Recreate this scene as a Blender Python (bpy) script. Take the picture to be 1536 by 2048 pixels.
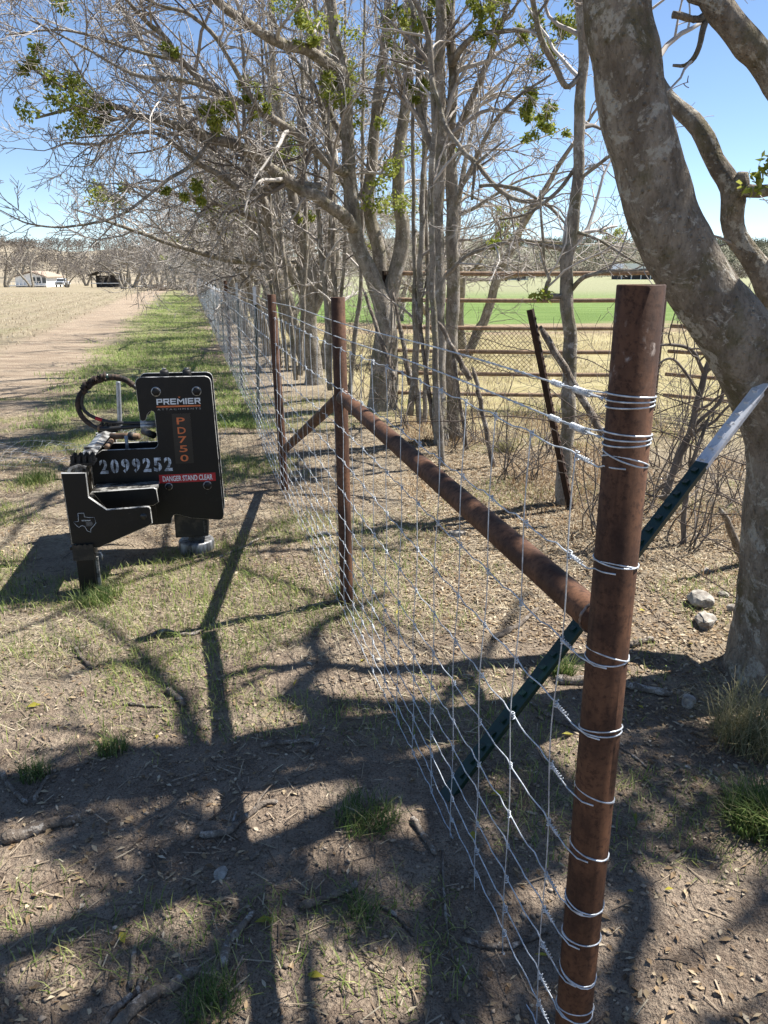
import bpy, bmesh, math, random
import numpy as np
from mathutils import Vector, Matrix

for o in list(bpy.data.objects):
    bpy.data.objects.remove(o)
scene = bpy.context.scene
COL = scene.collection
R = math.radians

# ------------------------------------------------------------------ camera
EYE = 1.58
PITCH = R(17.3)
FPX = 1538.0
cam_data = bpy.data.cameras.new('camera')
cam_data.sensor_fit = 'VERTICAL'
cam_data.sensor_height = 24.0
cam_data.lens = 24.0 * FPX / 2048.0
cam_data.clip_start = 0.02
cam_data.clip_end = 5000.0
cam = bpy.data.objects.new('camera', cam_data)
COL.objects.link(cam)
cam.location = (0, 0, EYE)
cam.rotation_euler = (R(90) - PITCH, 0, 0)
scene.camera = cam

# ------------------------------------------------------------------ sky, sun, exposure
SUN = Vector((0.605, 0.26, 1.0)).normalized()      # towards the sun
SUN_ELEV = math.asin(SUN.z)
SUN_AZ = math.atan2(SUN.x, SUN.y)
world = bpy.data.worlds.new('World')
scene.world = world
world.use_nodes = True
wn = world.node_tree.nodes
bg = wn['Background']
sky = wn.new('ShaderNodeTexSky')
sky.sky_type = 'NISHITA'
sky.sun_disc = False
sky.sun_elevation = SUN_ELEV
sky.sun_rotation = SUN_AZ
sky.altitude = 1200
sky.air_density = 0.8
sky.dust_density = 0.0
sky.ozone_density = 2.2
world.node_tree.links.new(sky.outputs[0], bg.inputs[0])
bg.inputs[1].default_value = 0.08
sun_data = bpy.data.lights.new('sun', 'SUN')
sun_data.energy = 5.0
sun_data.angle = R(0.55)
sun_data.color = (1.0, 0.965, 0.91)
sun = bpy.data.objects.new('sun', sun_data)
COL.objects.link(sun)
sun.location = SUN * 60
sun.rotation_euler = SUN.to_track_quat('Z', 'Y').to_euler()
vs = scene.view_settings
vs.view_transform = 'Standard'
vs.look = 'None'
vs.gamma = 1.0
vs.use_curve_mapping = False
vs.exposure = 1.22
scene.cycles.max_bounces = 6

# ------------------------------------------------------------------ helpers: space
CP, SP = math.cos(PITCH), math.sin(PITCH)


def at(u, v, Y):
    """photo position + real distance ahead -> world point"""
    x = (u - 768) / FPX
    y = (1024 - v) / FPX
    t = Y / (CP + y * SP)
    return Vector((x * t, Y, EYE + (y * CP - SP) * t))


def on_ground(u, v, z=0.0):
    x = (u - 768) / FPX
    y = (1024 - v) / FPX
    t = (z - EYE) / (y * CP - SP)
    return Vector((x * t, (CP + y * SP) * t, z))


def fence_x(y):
    """the wire fence line: three brace posts, then a straight run"""
    ys = [-5.0, 1.26, 3.546, 5.707, 8.276, 62.0]
    xs = [0.41 + 0.263 * 6.26, 0.41, -0.19, -0.762, -1.372, -1.372 - 0.2445 * (62 - 8.276)]
    return float(np.interp(y, ys, xs))


def sstep(a, b, x):
    t = np.clip((x - a) / (b - a), 0, 1)
    return t * t * (3 - 2 * t)


_rs = np.random.RandomState(7)
_tab = _rs.rand(256, 256)


def vnoise(x, y):
    x = np.asarray(x, float); y = np.asarray(y, float)
    xi = np.floor(x).astype(int); yi = np.floor(y).astype(int)
    fx = x - xi; fy = y - yi
    fx = fx * fx * (3 - 2 * fx); fy = fy * fy * (3 - 2 * fy)
    a = _tab[xi % 256, yi % 256]; b = _tab[(xi + 1) % 256, yi % 256]
    c = _tab[xi % 256, (yi + 1) % 256]; d = _tab[(xi + 1) % 256, (yi + 1) % 256]
    return (a * (1 - fx) + b * fx) * (1 - fy) + (c * (1 - fx) + d * fx) * fy


def ground_z(x, y):
    x = np.asarray(x, float); y = np.asarray(y, float)
    near = 1 - sstep(14, 40, np.hypot(x, y))
    z = (vnoise(x * 0.9 + 11, y * 0.9 + 5) - 0.5) * 0.05 + (vnoise(x * 3.1, y * 3.1) - 0.5) * 0.022 \
        + (vnoise(x * 9.7, y * 9.7) - 0.5) * 0.012 + (vnoise(x * 24.3, y * 24.3 + 8) - 0.5) * 0.009
    z = z * near
    z = z - 0.11 * np.exp(-((x - .45) ** 2 + (y - 1.2) ** 2) / .25)
    drop = sstep(-12, -24, x)
    z = z - 0.0129 * np.clip(y - 60, 0, 125) * drop
    return z


def gz(x, y):
    return float(ground_z(x, y))


# ------------------------------------------------------------------ helpers: meshes
def mesh_np(name, V, faces):
    """faces: list of int arrays (m,3) or (m,4)"""
    me = bpy.data.meshes.new(name)
    V = np.ascontiguousarray(V, dtype=np.float32)
    me.vertices.add(len(V))
    me.vertices.foreach_set('co', V.ravel())
    faces = [np.asarray(f, dtype=np.int32) for f in faces if len(f)]
    nl = sum(f.size for f in faces); nf = sum(len(f) for f in faces)
    me.loops.add(nl)
    me.polygons.add(nf)
    me.loops.foreach_set('vertex_index', np.concatenate([f.ravel() for f in faces]))
    tot = np.concatenate([np.full(len(f), f.shape[1], dtype=np.int32) for f in faces])
    start = np.concatenate([[0], np.cumsum(tot)[:-1]]).astype(np.int32)
    me.polygons.foreach_set('loop_start', start)
    me.update(calc_edges=True)
    me.validate()
    return me


def link(name, me, mat=None, parent=None, smooth=False):
    o = bpy.data.objects.new(name, me)
    COL.objects.link(o)
    if mat is not None and me is not None and not me.materials:
        for m in (mat if isinstance(mat, (list, tuple)) else [mat]):
            me.materials.append(m)
    if smooth and me is not None:
        me.polygons.foreach_set('use_smooth', np.ones(len(me.polygons), dtype=bool))
    if parent is not None:
        o.parent = parent
    return o


def tag(o, label, cat, group=None, kind=None):
    if label:
        o['label'] = label
    if cat:
        o['category'] = cat
    if group:
        o['group'] = group
    if kind:
        o['kind'] = kind
    return o


def structure(o, label=None):
    o['kind'] = 'structure'
    if label:
        o['label'] = label
    return o


def empty(name, loc=(0, 0, 0), rz=0.0):
    o = bpy.data.objects.new(name, None)
    o.empty_display_size = 0.1
    COL.objects.link(o)
    o.location = loc
    o.rotation_euler = (0, 0, rz)
    return o


def copy_tree(o, parent=None):
    c = o.copy()
    COL.objects.link(c)
    c.parent = parent
    for ch in o.children:
        copy_tree(ch, c)
    return c


class Tubes:
    """many tapered tubes gathered into one mesh"""

    def __init__(self):
        self.g = {}

    def add(self, pts, radii, sides=5):
        n = len(pts)
        self.g.setdefault((n, sides), []).append((pts, radii))

    def arrays(self, cap=True):
        Vs, Qs, Ts, off = [], [], [], 0
        for (n, k), items in self.g.items():
            P = np.array([[tuple(q) for q in it[0]] for it in items], float)      # M,n,3
            Rr = np.array([it[1] for it in items], float)                          # M,n
            M = len(P)
            T = np.gradient(P, axis=1)
            T /= np.linalg.norm(T, axis=2, keepdims=True) + 1e-12
            mean = P[:, -1] - P[:, 0]
            ref = np.where(np.abs(mean[:, 2:3]) > 0.7 * (np.linalg.norm(mean, axis=1, keepdims=True) + 1e-9),
                           np.array([[1.0, 0.13, 0.0]]), np.array([[0.0, 0.0, 1.0]]))
            U = np.cross(T, ref[:, None, :])
            U /= np.linalg.norm(U, axis=2, keepdims=True) + 1e-12
            W = np.cross(T, U)
            a = np.arange(k) * 2 * math.pi / k
            ring = P[:, :, None, :] + Rr[:, :, None, None] * (
                np.cos(a)[None, None, :, None] * U[:, :, None, :] + np.sin(a)[None, None, :, None] * W[:, :, None, :])
            Vs.append(ring.reshape(-1, 3))
            idx = np.arange(M * n * k).reshape(M, n, k) + off
            nxt = np.roll(idx, -1, axis=2)
            Qs.append(np.stack([idx[:, :-1], nxt[:, :-1], nxt[:, 1:], idx[:, 1:]], axis=-1).reshape(-1, 4))
            off += M * n * k
            if cap:
                C = np.concatenate([P[:, 0], P[:, -1]])
                Vs.append(C)
                c0 = off + np.arange(M); c1 = off + M + np.arange(M)
                Ts.append(np.stack([np.repeat(c0[:, None], k, 1), nxt[:, 0], idx[:, 0]], -1).reshape(-1, 3))
                Ts.append(np.stack([np.repeat(c1[:, None], k, 1), idx[:, -1], nxt[:, -1]], -1).reshape(-1, 3))
                off += 2 * M
        V = np.concatenate(Vs)
        F = [np.concatenate(Qs)]
        if Ts:
            F.append(np.concatenate(Ts))
        return V, F

    def mesh(self, name, cap=True):
        V, F = self.arrays(cap)
        return mesh_np(name, V, F)


def tube_obj(name, pts, radii, mat, parent=None, sides=10, smooth=True):
    t = Tubes()
    if not hasattr(radii, '__len__'):
        radii = [radii] * len(pts)
    t.add(pts, radii, sides)
    return link(name, t.mesh(name), mat, parent, smooth)


def smooth_path(pts, n):
    """Catmull-Rom through the points, n samples"""
    P = np.array([tuple(p) for p in pts], float)
    if len(P) < 3:
        t = np.linspace(0, 1, n)[:, None]
        return P[0] * (1 - t) + P[-1] * t
    Q = np.vstack([2 * P[0] - P[1], P, 2 * P[-1] - P[-2]])
    out = []
    for s in np.linspace(0, len(P) - 1 - 1e-6, n):
        i = int(s); t = s - i
        p0, p1, p2, p3 = Q[i], Q[i + 1], Q[i + 2], Q[i + 3]
        out.append(0.5 * ((2 * p1) + (-p0 + p2) * t + (2 * p0 - 5 * p1 + 4 * p2 - p3) * t * t
                          + (-p0 + 3 * p1 - 3 * p2 + p3) * t ** 3))
    return np.array(out)


def bm_box(bm, x0, x1, y0, y1, z0, z1):
    vs_ = [bm.verts.new(c) for c in ((x0, y0, z0), (x1, y0, z0), (x1, y1, z0), (x0, y1, z0),
                                     (x0, y0, z1), (x1, y0, z1), (x1, y1, z1), (x0, y1, z1))]
    for f in ((0, 3, 2, 1), (4, 5, 6, 7), (0, 1, 5, 4), (1, 2, 6, 5), (2, 3, 7, 6), (3, 0, 4, 7)):
        bm.faces.new([vs_[i] for i in f])
    return vs_


def bm_obj(name, bm, mat, parent=None, bevel=0.0, smooth=False, seg=2):
    if bevel:
        bmesh.ops.bevel(bm, geom=[e for e in bm.edges], offset=bevel, segments=seg, affect='EDGES',
                        profile=0.5, clamp_overlap=True)
    bmesh.ops.recalc_face_normals(bm, faces=bm.faces)
    me = bpy.data.meshes.new(name)
    bm.to_mesh(me)
    bm.free()
    return link(name, me, mat, parent, smooth)


def box(name, x0, x1, y0, y1, z0, z1, mat, parent=None, bevel=0.0):
    bm = bmesh.new()
    bm_box(bm, x0, x1, y0, y1, z0, z1)
    return bm_obj(name, bm, mat, parent, bevel)


def plate(name, poly, y0, y1, mats, parent=None, bevel=0.0):
    """polygon in (x, z) extruded along y; second material on the cut edge"""
    bm = bmesh.new()
    a = [bm.verts.new((x, y0, z)) for x, z in poly]
    b = [bm.verts.new((x, y1, z)) for x, z in poly]
    fa = bm.faces.new(a); fb = bm.faces.new(b[::-1])
    n = len(poly)
    for i in range(n):
        f = bm.faces.new((a[i], a[(i + 1) % n], b[(i + 1) % n], b[i]))
        f.material_index = 1 if isinstance(mats, (list, tuple)) and len(mats) > 1 else 0
    bmesh.ops.recalc_face_normals(bm, faces=bm.faces)
    if bevel:
        bmesh.ops.bevel(bm, geom=list(fa.edges), offset=bevel, segments=1, affect='EDGES', material=1, clamp_overlap=True)
    bmesh.ops.triangulate(bm, faces=[f for f in bm.faces if len(f.verts) > 4])
    me = bpy.data.meshes.new(name)
    bm.to_mesh(me); bm.free()
    return link(name, me, mats, parent)


def pipe(name, p0, p1, r, mat, parent=None, sides=28, wall=0.005, open_top=True):
    """hollow round pipe from p0 to p1"""
    p0 = np.array(tuple(p0)); p1 = np.array(tuple(p1))
    d = p1 - p0; d /= np.linalg.norm(d)
    ref = np.array([1.0, 0, 0]) if abs(d[2]) > 0.7 else np.array([0, 0, 1.0])
    u = np.cross(d, ref); u /= np.linalg.norm(u); w = np.cross(d, u)
    a = np.arange(sides) * 2 * math.pi / sides
    c = np.cos(a)[:, None] * u + np.sin(a)[:, None] * w
    rings = [p0 + c * r, p1 - d * 0.0015 + c * r, p1 + c * (r - 0.0015), p1 + c * (r - wall), p1 - d * 0.12 + c * (r - wall)]
    V = np.concatenate(rings)
    F = []
    for i in range(len(rings) - 1):
        b = i * sides
        for j in range(sides):
            F.append((b + j, b + (j + 1) % sides, b + sides + (j + 1) % sides, b + sides + j))
    V = np.vstack([V, p1 - d * 0.12])
    T = [((len(rings) - 1) * sides + j, (len(rings) - 1) * sides + (j + 1) % sides, len(V) - 1) for j in range(sides)]
    me = mesh_np(name, V, [np.array(F), np.array(T)])
    return link(name, me, mat, parent, True)


# ------------------------------------------------------------------ helpers: materials
class NT:
    def __init__(self, name):
        self.m = bpy.data.materials.new(name)
        self.m.use_nodes = True
        self.t = self.m.node_tree
        self.n = self.t.nodes
        self.b = self.n['Principled BSDF']
        self._pos = None

    def put(self, sock, v):
        if hasattr(v, 'default_value') or hasattr(v, 'is_linked'):
            self.t.links.new(v, sock)
        elif isinstance(v, (tuple, list)) and len(v) == 3 and sock.type == 'RGBA':
            sock.default_value = (*v, 1)
        else:
            sock.default_value = v

    def pos(self, obj=False):
        if obj:
            return self.n.new('ShaderNodeTexCoord').outputs['Object']
        if self._pos is None:
            self._pos = self.n.new('ShaderNodeNewGeometry').outputs['Position']
        return self._pos

    def xyz(self, v):
        s = self.n.new('ShaderNodeSeparateXYZ'); self.put(s.inputs[0], v)
        return s.outputs

    def scalev(self, v, sc):
        s = self.n.new('ShaderNodeVectorMath'); s.operation = 'MULTIPLY'
        self.put(s.inputs[0], v); s.inputs[1].default_value = sc
        return s.outputs[0]

    def noise(self, v, scale, detail=4, rough=0.55, dist=0.0):
        s = self.n.new('ShaderNodeTexNoise')
        self.put(s.inputs['Vector'], v)
        s.inputs['Scale'].default_value = scale
        s.inputs['Detail'].default_value = detail
        s.inputs['Roughness'].default_value = rough
        s.inputs['Distortion'].default_value = dist
        return s.outputs[0]

    def voro(self, v, scale, feature='F1', rand=1.0):
        s = self.n.new('ShaderNodeTexVoronoi')
        s.feature = feature
        self.put(s.inputs['Vector'], v)
        s.inputs['Scale'].default_value = scale
        s.inputs['Randomness'].default_value = rand
        return s.outputs[0]

    def math(self, op, a, b=0.0, clamp=False):
        s = self.n.new('ShaderNodeMath'); s.operation = op; s.use_clamp = clamp
        self.put(s.inputs[0], a); self.put(s.inputs[1], b)
        return s.outputs[0]

    def step(self, v, a, b):
        s = self.n.new('ShaderNodeMapRange'); s.interpolation_type = 'SMOOTHSTEP'
        self.put(s.inputs[0], v)
        s.inputs[1].default_value = a; s.inputs[2].default_value = b
        if a > b:
            s.inputs[1].default_value = b; s.inputs[2].default_value = a
            s.inputs[3].default_value = 1; s.inputs[4].default_value = 0
        return s.outputs[0]

    def mix(self, f, a, b):
        s = self.n.new('ShaderNodeMix'); s.data_type = 'RGBA'
        self.put(s.inputs[0], f); self.put(s.inputs[6], a); self.put(s.inputs[7], b)
        return s.outputs[2]

    def island(self):
        return self.n.new('ShaderNodeNewGeometry').outputs['Random Per Island']

    def objrand(self):
        return self.n.new('ShaderNodeObjectInfo').outputs['Random']

    def ramp(self, f, cols):
        s = self.n.new('ShaderNodeValToRGB'); self.put(s.inputs[0], f)
        e = s.color_ramp.elements
        while len(e) < len(cols):
            e.new(0.5)
        for i, (p, c) in enumerate(cols):
            e[i].position = p; e[i].color = (*c, 1)
        return s.outputs[0]

    def bump(self, h, strength=0.5, dist=0.01):
        s = self.n.new('ShaderNodeBump')
        s.inputs['Strength'].default_value = strength
        s.inputs['Distance'].default_value = dist
        self.put(s.inputs['Height'], h)
        self.t.links.new(s.outputs[0], self.b.inputs['Normal'])

    def done(self, color, rough=0.8, metal=0.0, spec=0.5):
        self.put(self.b.inputs['Base Color'], color)
        self.put(self.b.inputs['Roughness'], rough)
        self.put(self.b.inputs['Metallic'], metal)
        self.b.inputs['Specular IOR Level'].default_value = spec
        return self.m


def leafy(name, cols, trans=0.25, rough=0.6):
    """thin leaf or blade: diffuse + a little light coming through, colour by piece"""
    k = NT(name)
    c = k.ramp(k.island(), cols)
    k.done(c, rough, 0, 0.25)
    tr = k.n.new('ShaderNodeBsdfTranslucent')
    k.put(tr.inputs[0], c)
    mx = k.n.new('ShaderNodeMixShader')
    mx.inputs[0].default_value = trans
    k.t.links.new(k.b.outputs[0], mx.inputs[1])
    k.t.links.new(tr.outputs[0], mx.inputs[2])
    k.t.links.new(mx.outputs[0], k.n['Material Output'].inputs[0])
    return k.m


def plain(name, c, rough=0.7, metal=0.0, var=0.15, scale=30.0, bump=0.0):
    k = NT(name)
    n = k.noise(k.pos(True), scale, 4)
    d = tuple(x * (1 - var) for x in c); l = tuple(min(1, x * (1 + var)) for x in c)
    k.done(k.mix(k.step(n, 0.3, 0.7), d, l), rough, metal)
    if bump:
        k.bump(n, bump, 0.004)
    return k.m


def make_bark(name, dark, mid, lichen, lich_lo, lich_hi, scale=9.0, bump=0.5, moss=None):
    k = NT(name)
    p = k.pos()
    g = k.noise(k.scalev(p, (1, 1, 0.4)), scale * 1.6, 6, 0.66)
    base = k.mix(k.step(g, 0.32, 0.68), dark, mid)
    fine = k.noise(k.scalev(p, (1, 1, 0.45)), scale * 9, 4, 0.7)
    base = k.mix(k.math('MULTIPLY', k.step(fine, 0.48, 0.72), 0.6), base, tuple(x * 0.40 for x in dark))
    if moss:
        base = k.mix(k.math('MULTIPLY', k.step(k.noise(p, scale * 0.6, 5, .7), 0.5, 0.64), 0.6), base, moss)
    l = k.noise(p, scale, 6, 0.72, 0.6)
    f = k.math('MULTIPLY', k.step(l, lich_lo, lich_hi), k.step(k.noise(p, scale * 7, 4, .7), 0.34, 0.52))
    base = k.mix(f, base, lichen)
    f2 = k.math('MULTIPLY', k.step(k.noise(p, scale * 3.6, 4, .6), 0.60, 0.66), 0.75)
    base = k.mix(f2, base, tuple(x * .9 for x in lichen))
    wart = k.step(k.voro(p, scale * 4.5), 0.32, 0.05)
    h = k.math('ADD', k.math('MULTIPLY', g, 0.9), k.math('MULTIPLY', fine, 0.7))
    h = k.math('ADD', h, k.math('MULTIPLY', wart, 0.28))
    k.bump(h, bump, 0.03)
    return k.done(base, 0.92, 0, 0.2)


M = {}
M['bark_big'] = make_bark('bark_big', (0.17, 0.138, 0.104), (0.34, 0.288, 0.222), (0.45, 0.415, 0.345), 0.53, 0.60, 9.0, 1.0,
                          moss=(0.12, 0.105, 0.045))
M['bark'] = make_bark('bark', (0.17, 0.145, 0.115), (0.38, 0.335, 0.275), (0.48, 0.45, 0.40), 0.55, 0.66, 9.0, 0.7,
                      moss=(0.13, 0.12, 0.055))
def twig_mat(name, cols):
    k = NT(name)
    c = k.ramp(k.island(), cols)
    return k.done(c, 0.85, 0, 0.3)


M['twig'] = twig_mat('twig', [(0.0, (0.12, 0.102, 0.088)), (0.3, (0.27, 0.235, 0.205)), (0.7, (0.43, 0.39, 0.35)), (1.0, (0.58, 0.54, 0.49))])
M['twig_far'] = twig_mat('twig_far', [(0.0, (0.09, 0.075, 0.065)), (0.5, (0.18, 0.155, 0.135)), (1.0, (0.29, 0.26, 0.23))])
M['deadwood'] = make_bark('deadwood', (0.09, 0.07, 0.055), (0.25, 0.205, 0.16), (0.42, 0.38, 0.33), 0.52, 0.62, 14.0, 0.6)
M['leaf'] = leafy('leaf', [(0.0, (0.13, 0.17, 0.025)), (0.5, (0.25, 0.29, 0.045)), (1.0, (0.42, 0.43, 0.10))], 0.4)
M['shade_leaf'] = leafy('shade_leaf', [(0.0, (0.035, 0.06, 0.02)), (0.6, (0.06, 0.09, 0.03)), (1.0, (0.10, 0.13, 0.045))], 0.25)  # for the added leaf clusters above the view that shade the foreground
M['grass'] = leafy('grass', [(0.0, (0.10, 0.15, 0.03)), (0.35, (0.20, 0.27, 0.06)), (0.7, (0.33, 0.37, 0.11)), (1.0, (0.48, 0.43, 0.21))], 0.4)
M['strip'] = leafy('strip_grass', [(0.0, (0.14, 0.22, 0.045)), (0.35, (0.25, 0.345, 0.085)), (0.7, (0.36, 0.43, 0.14)), (1.0, (0.52, 0.48, 0.26))], 0.4)
M['tuft'] = leafy('tuft', [(0.0, (0.05, 0.09, 0.022)), (0.55, (0.10, 0.15, 0.035)), (0.85, (0.19, 0.22, 0.07)), (1.0, (0.36, 0.31, 0.16))], 0.3)
M['tuft_dry'] = leafy('tuft_dry', [(0.0, (0.12, 0.125, 0.05)), (0.5, (0.25, 0.23, 0.11)), (1.0, (0.40, 0.34, 0.20))], 0.3)
M['straw'] = leafy('straw', [(0.0, (0.25, 0.19, 0.12)), (0.5, (0.42, 0.35, 0.235)), (1.0, (0.58, 0.51, 0.37))], 0.25, 0.8)
M['litter'] = leafy('litter', [(0.0, (0.12, 0.075, 0.042)), (0.45, (0.28, 0.195, 0.11)), (0.8, (0.42, 0.33, 0.21)), (1.0, (0.56, 0.47, 0.34))], 0.15, 0.8)
M['twig_bits'] = leafy('twig_bits', [(0.0, (0.07, 0.05, 0.036)), (0.6, (0.17, 0.125, 0.085)), (1.0, (0.34, 0.27, 0.19))], 0.0, 0.9)
M['rusty_weed'] = leafy('rusty_weed', [(0.0, (0.17, 0.10, 0.05)), (0.5, (0.30, 0.20, 0.11)), (1.0, (0.42, 0.32, 0.20))], 0.25, 0.8)
M['yellow_leaf'] = leafy('yellow_leaf', [(0.0, (0.30, 0.27, 0.04)), (1.0, (0.42, 0.36, 0.05))], 0.3)
M['pebble'] = None
_k = NT('pebble')
M['pebble'] = _k.done(_k.ramp(_k.island(), [(0.0, (0.14, 0.105, 0.075)), (0.6, (0.22, 0.165, 0.115)), (1.0, (0.34, 0.27, 0.20))]), 0.9)
_k = NT('stone')
_p = _k.pos()
_n = _k.noise(_p, 26, 6, 0.65)
_c = _k.mix(_k.step(_n, 0.35, 0.65), (0.16, 0.135, 0.11), (0.37, 0.34, 0.29))
_k.bump(_n, 0.6, 0.012)
M['stone'] = _k.done(_c, 0.9)


def make_rust(name, a, b, c, scuff=False):
    k = NT(name)
    p = k.pos()
    n1 = k.noise(k.scalev(p, (1, 1, 0.5)), 11, 6, 0.65)
    n2 = k.noise(p, 90, 4, 0.7)
    col = k.mix(k.step(n1, 0.35, 0.65), a, b)
    col = k.mix(k.math('MULTIPLY', k.step(n2, 0.46, 0.68), 0.75), col, c)
    st = k.noise(k.scalev(p, (1, 1, 0.06)), 60, 3, 0.6)
    col = k.mix(k.math('MULTIPLY', k.step(st, 0.5, 0.75), 0.5), col, tuple(x * 0.5 for x in a))
    if scuff:
        z = k.xyz(p)[2]
        w = k.math('MULTIPLY', k.step(z, 1.40, 1.44), k.step(z, 1.54, 1.50))
        f = k.math('MULTIPLY', w, k.step(k.noise(k.scalev(p, (1, 1, 0.8)), 36, 3, 0.5, 0.3), 0.54, 0.66))
        f = k.math('MULTIPLY', f, k.step(n2, 0.36, 0.56))
        col = k.mix(k.math('MULTIPLY', f, 0.8), col, (0.40, 0.33, 0.28))
    k.bump(k.math('ADD', n2, n1), 0.28, 0.002)
    return k.done(col, k.math('ADD', 0.55, k.math('MULTIPLY', n2, 0.35)), 0.0, 0.25)


M['rust'] = make_rust('rust', (0.056, 0.026, 0.015), (0.140, 0.067, 0.036), (0.036, 0.017, 0.011))
M['rust_corner'] = make_rust('rust_corner', (0.044, 0.020, 0.011), (0.118, 0.054, 0.027), (0.028, 0.013, 0.008), True)
M['rust_old'] = make_rust('rust_old', (0.03, 0.017, 0.012), (0.06, 0.032, 0.02), (0.022, 0.013, 0.010))
M['rail'] = make_rust('rail', (0.20, 0.13, 0.085), (0.32, 0.22, 0.14), (0.12, 0.07, 0.045))
M['old_wire'] = plain('old_wire', (0.06, 0.042, 0.034), 0.8, 0.2, 0.3, 20)
M['galv'] = plain('galv', (0.50, 0.53, 0.56), 0.45, 0.35, 0.3, 60)
M['galv_dull'] = plain('galv_dull', (0.42, 0.44, 0.46), 0.5, 0.6, 0.2, 60)
_k = NT('green_paint')
_n = _k.noise(_k.pos(True), 40, 4)
M['green_paint'] = _k.done(_k.mix(_k.step(_n, 0.6, 0.72), (0.004, 0.022, 0.014), (0.014, 0.040, 0.028)), 0.35, 0, 0.5)
_k = NT('silver_tip')
_n = _k.noise(_k.pos(True), 55, 4)
M['silver_tip'] = _k.done(_k.mix(_k.step(_n, 0.56, 0.70), (0.60, 0.61, 0.63), (0.36, 0.36, 0.37)), 0.4, 0.25)

# ------------------------------------------------------------------ ground
def make_ground_material():
    k = NT('ground_soil')
    p = k.pos()
    x, y, z = k.xyz(p)
    # metres to the left of the wire fence line
    s = k.math('SUBTRACT', k.math('SUBTRACT', 0.70, k.math('MULTIPLY', y, 0.25)), x)
    wob = k.math('MULTIPLY', k.math('SUBTRACT', k.noise(p, 0.55, 4), 0.5), 2.2)
    sw = k.math('ADD', s, wob)
    n_big = k.noise(p, 0.8, 5, 0.6)
    n_mid = k.noise(p, 4.5, 5, 0.65)
    n_fine = k.noise(p, 38, 5, 0.7)
    n_grit = k.noise(p, 170, 3, 0.7)
    soil = k.mix(k.step(n_mid, 0.3, 0.7), (0.20, 0.148, 0.108), (0.365, 0.285, 0.21))
    soil = k.mix(k.math('MULTIPLY', k.step(n_fine, 0.45, 0.7), 0.5), soil, (0.43, 0.345, 0.25))
    soil = k.mix(k.math('MULTIPLY', k.step(n_grit, 0.50, 0.66), 0.75), soil, (0.07, 0.048, 0.034))
    soil = k.mix(k.math('MULTIPLY', k.step(n_grit, 0.44, 0.32), 0.5), soil, (0.38, 0.31, 0.23))
    # matted dry grass and thin green
    mat_ = k.mix(k.step(n_fine, 0.35, 0.65), (0.30, 0.245, 0.165), (0.47, 0.40, 0.275))
    f_mat = k.math('MULTIPLY', k.step(k.math('ADD', n_big, k.math('MULTIPLY', n_mid, 0.5)), 0.60, 0.95), k.step(y, 2.0, 3.4))
    col = k.mix(k.math('MULTIPLY', f_mat, 0.55), soil, mat_)
    green = k.mix(k.step(n_fine, 0.3, 0.7), (0.14, 0.17, 0.055), (0.28, 0.29, 0.115))
    f_g = k.math('MULTIPLY', k.math('MULTIPLY', k.step(sw, 0.1, 0.9), k.step(sw, 3.0, 2.1)), k.step(y, 6.0, 11.0))
    f_g = k.math('MULTIPLY', f_g, k.step(n_mid, 0.30, 0.58))
    col = k.mix(k.math('MULTIPLY', f_g, 0.85), col, green)
    # dirt track
    lanes = k.noise(k.scalev(p, (0.5, 2.2, 1)), 1.6, 5, 0.65)
    track = k.mix(k.step(lanes, 0.35, 0.65), (0.27, 0.205, 0.145), (0.41, 0.325, 0.235))
    f_t = k.math('MULTIPLY', k.step(sw, 2.1, 2.9), k.step(y, 5.0, 9.0))
    col = k.mix(f_t, col, track)
    # stubble field with drill rows along the fence
    rows = k.n.new('ShaderNodeTexWave')
    rows.wave_type = 'BANDS'; rows.bands_direction = 'X'
    cmb = k.n.new('ShaderNodeCombineXYZ')
    k.put(cmb.inputs[0], k.math('ADD', s, k.math('MULTIPLY', k.noise(p, 0.3, 3), 0.7)))
    k.put(rows.inputs['Vector'], cmb.outputs[0])
    rows.inputs['Scale'].default_value = 0.30
    rows.inputs['Distortion'].default_value = 1.0
    stub = k.mix(rows.outputs[1], (0.265, 0.218, 0.145), (0.315, 0.26, 0.175))
    stub = k.mix(k.math('MULTIPLY', k.step(k.noise(k.scalev(p, (1, 0.35, 1)), 0.8, 5, 0.7), 0.5, 0.68), 0.5), stub, (0.215, 0.215, 0.105))
    clod = k.noise(p, 2.6, 4, 0.75)
    stub = k.mix(k.math('MULTIPLY', k.step(clod, 0.53, 0.66), 0.7), stub, (0.39, 0.335, 0.24))
    stub = k.mix(k.math('MULTIPLY', k.step(clod, 0.47, 0.36), 0.6), stub, (0.20, 0.155, 0.095))
    f_s = k.step(k.math('ADD', s, k.math('MULTIPLY', wob, 0.4)), 4.3, 5.2)
    col = k.mix(f_s, col, stub)
    # right of the fence: leaf litter, then dry pasture, then green field
    lit = k.mix(k.step(n_fine, 0.35, 0.65), (0.23, 0.18, 0.125), (0.42, 0.355, 0.26))
    f_l = k.math('MULTIPLY', k.step(s, 0.0, -0.8), k.step(y, 3.2, 4.6))
    col = k.mix(k.math('MULTIPLY', f_l, 0.75), col, lit)
    past = k.mix(k.step(k.noise(k.scalev(p, (0.5, 1, 1)), 1.7, 5, 0.7), 0.35, 0.65), (0.36, 0.30, 0.145), (0.46, 0.395, 0.215))
    past = k.mix(k.math('MULTIPLY', k.step(n_mid, 0.5, 0.7), 0.35), past, (0.22, 0.25, 0.085))
    yw = k.math('ADD', y, k.math('MULTIPLY', wob, 0.6))
    f_p = k.math('MULTIPLY', k.step(s, -0.8, -2.2), k.step(yw, 6.4, 9.0))
    col = k.mix(f_p, col, past)
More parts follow.
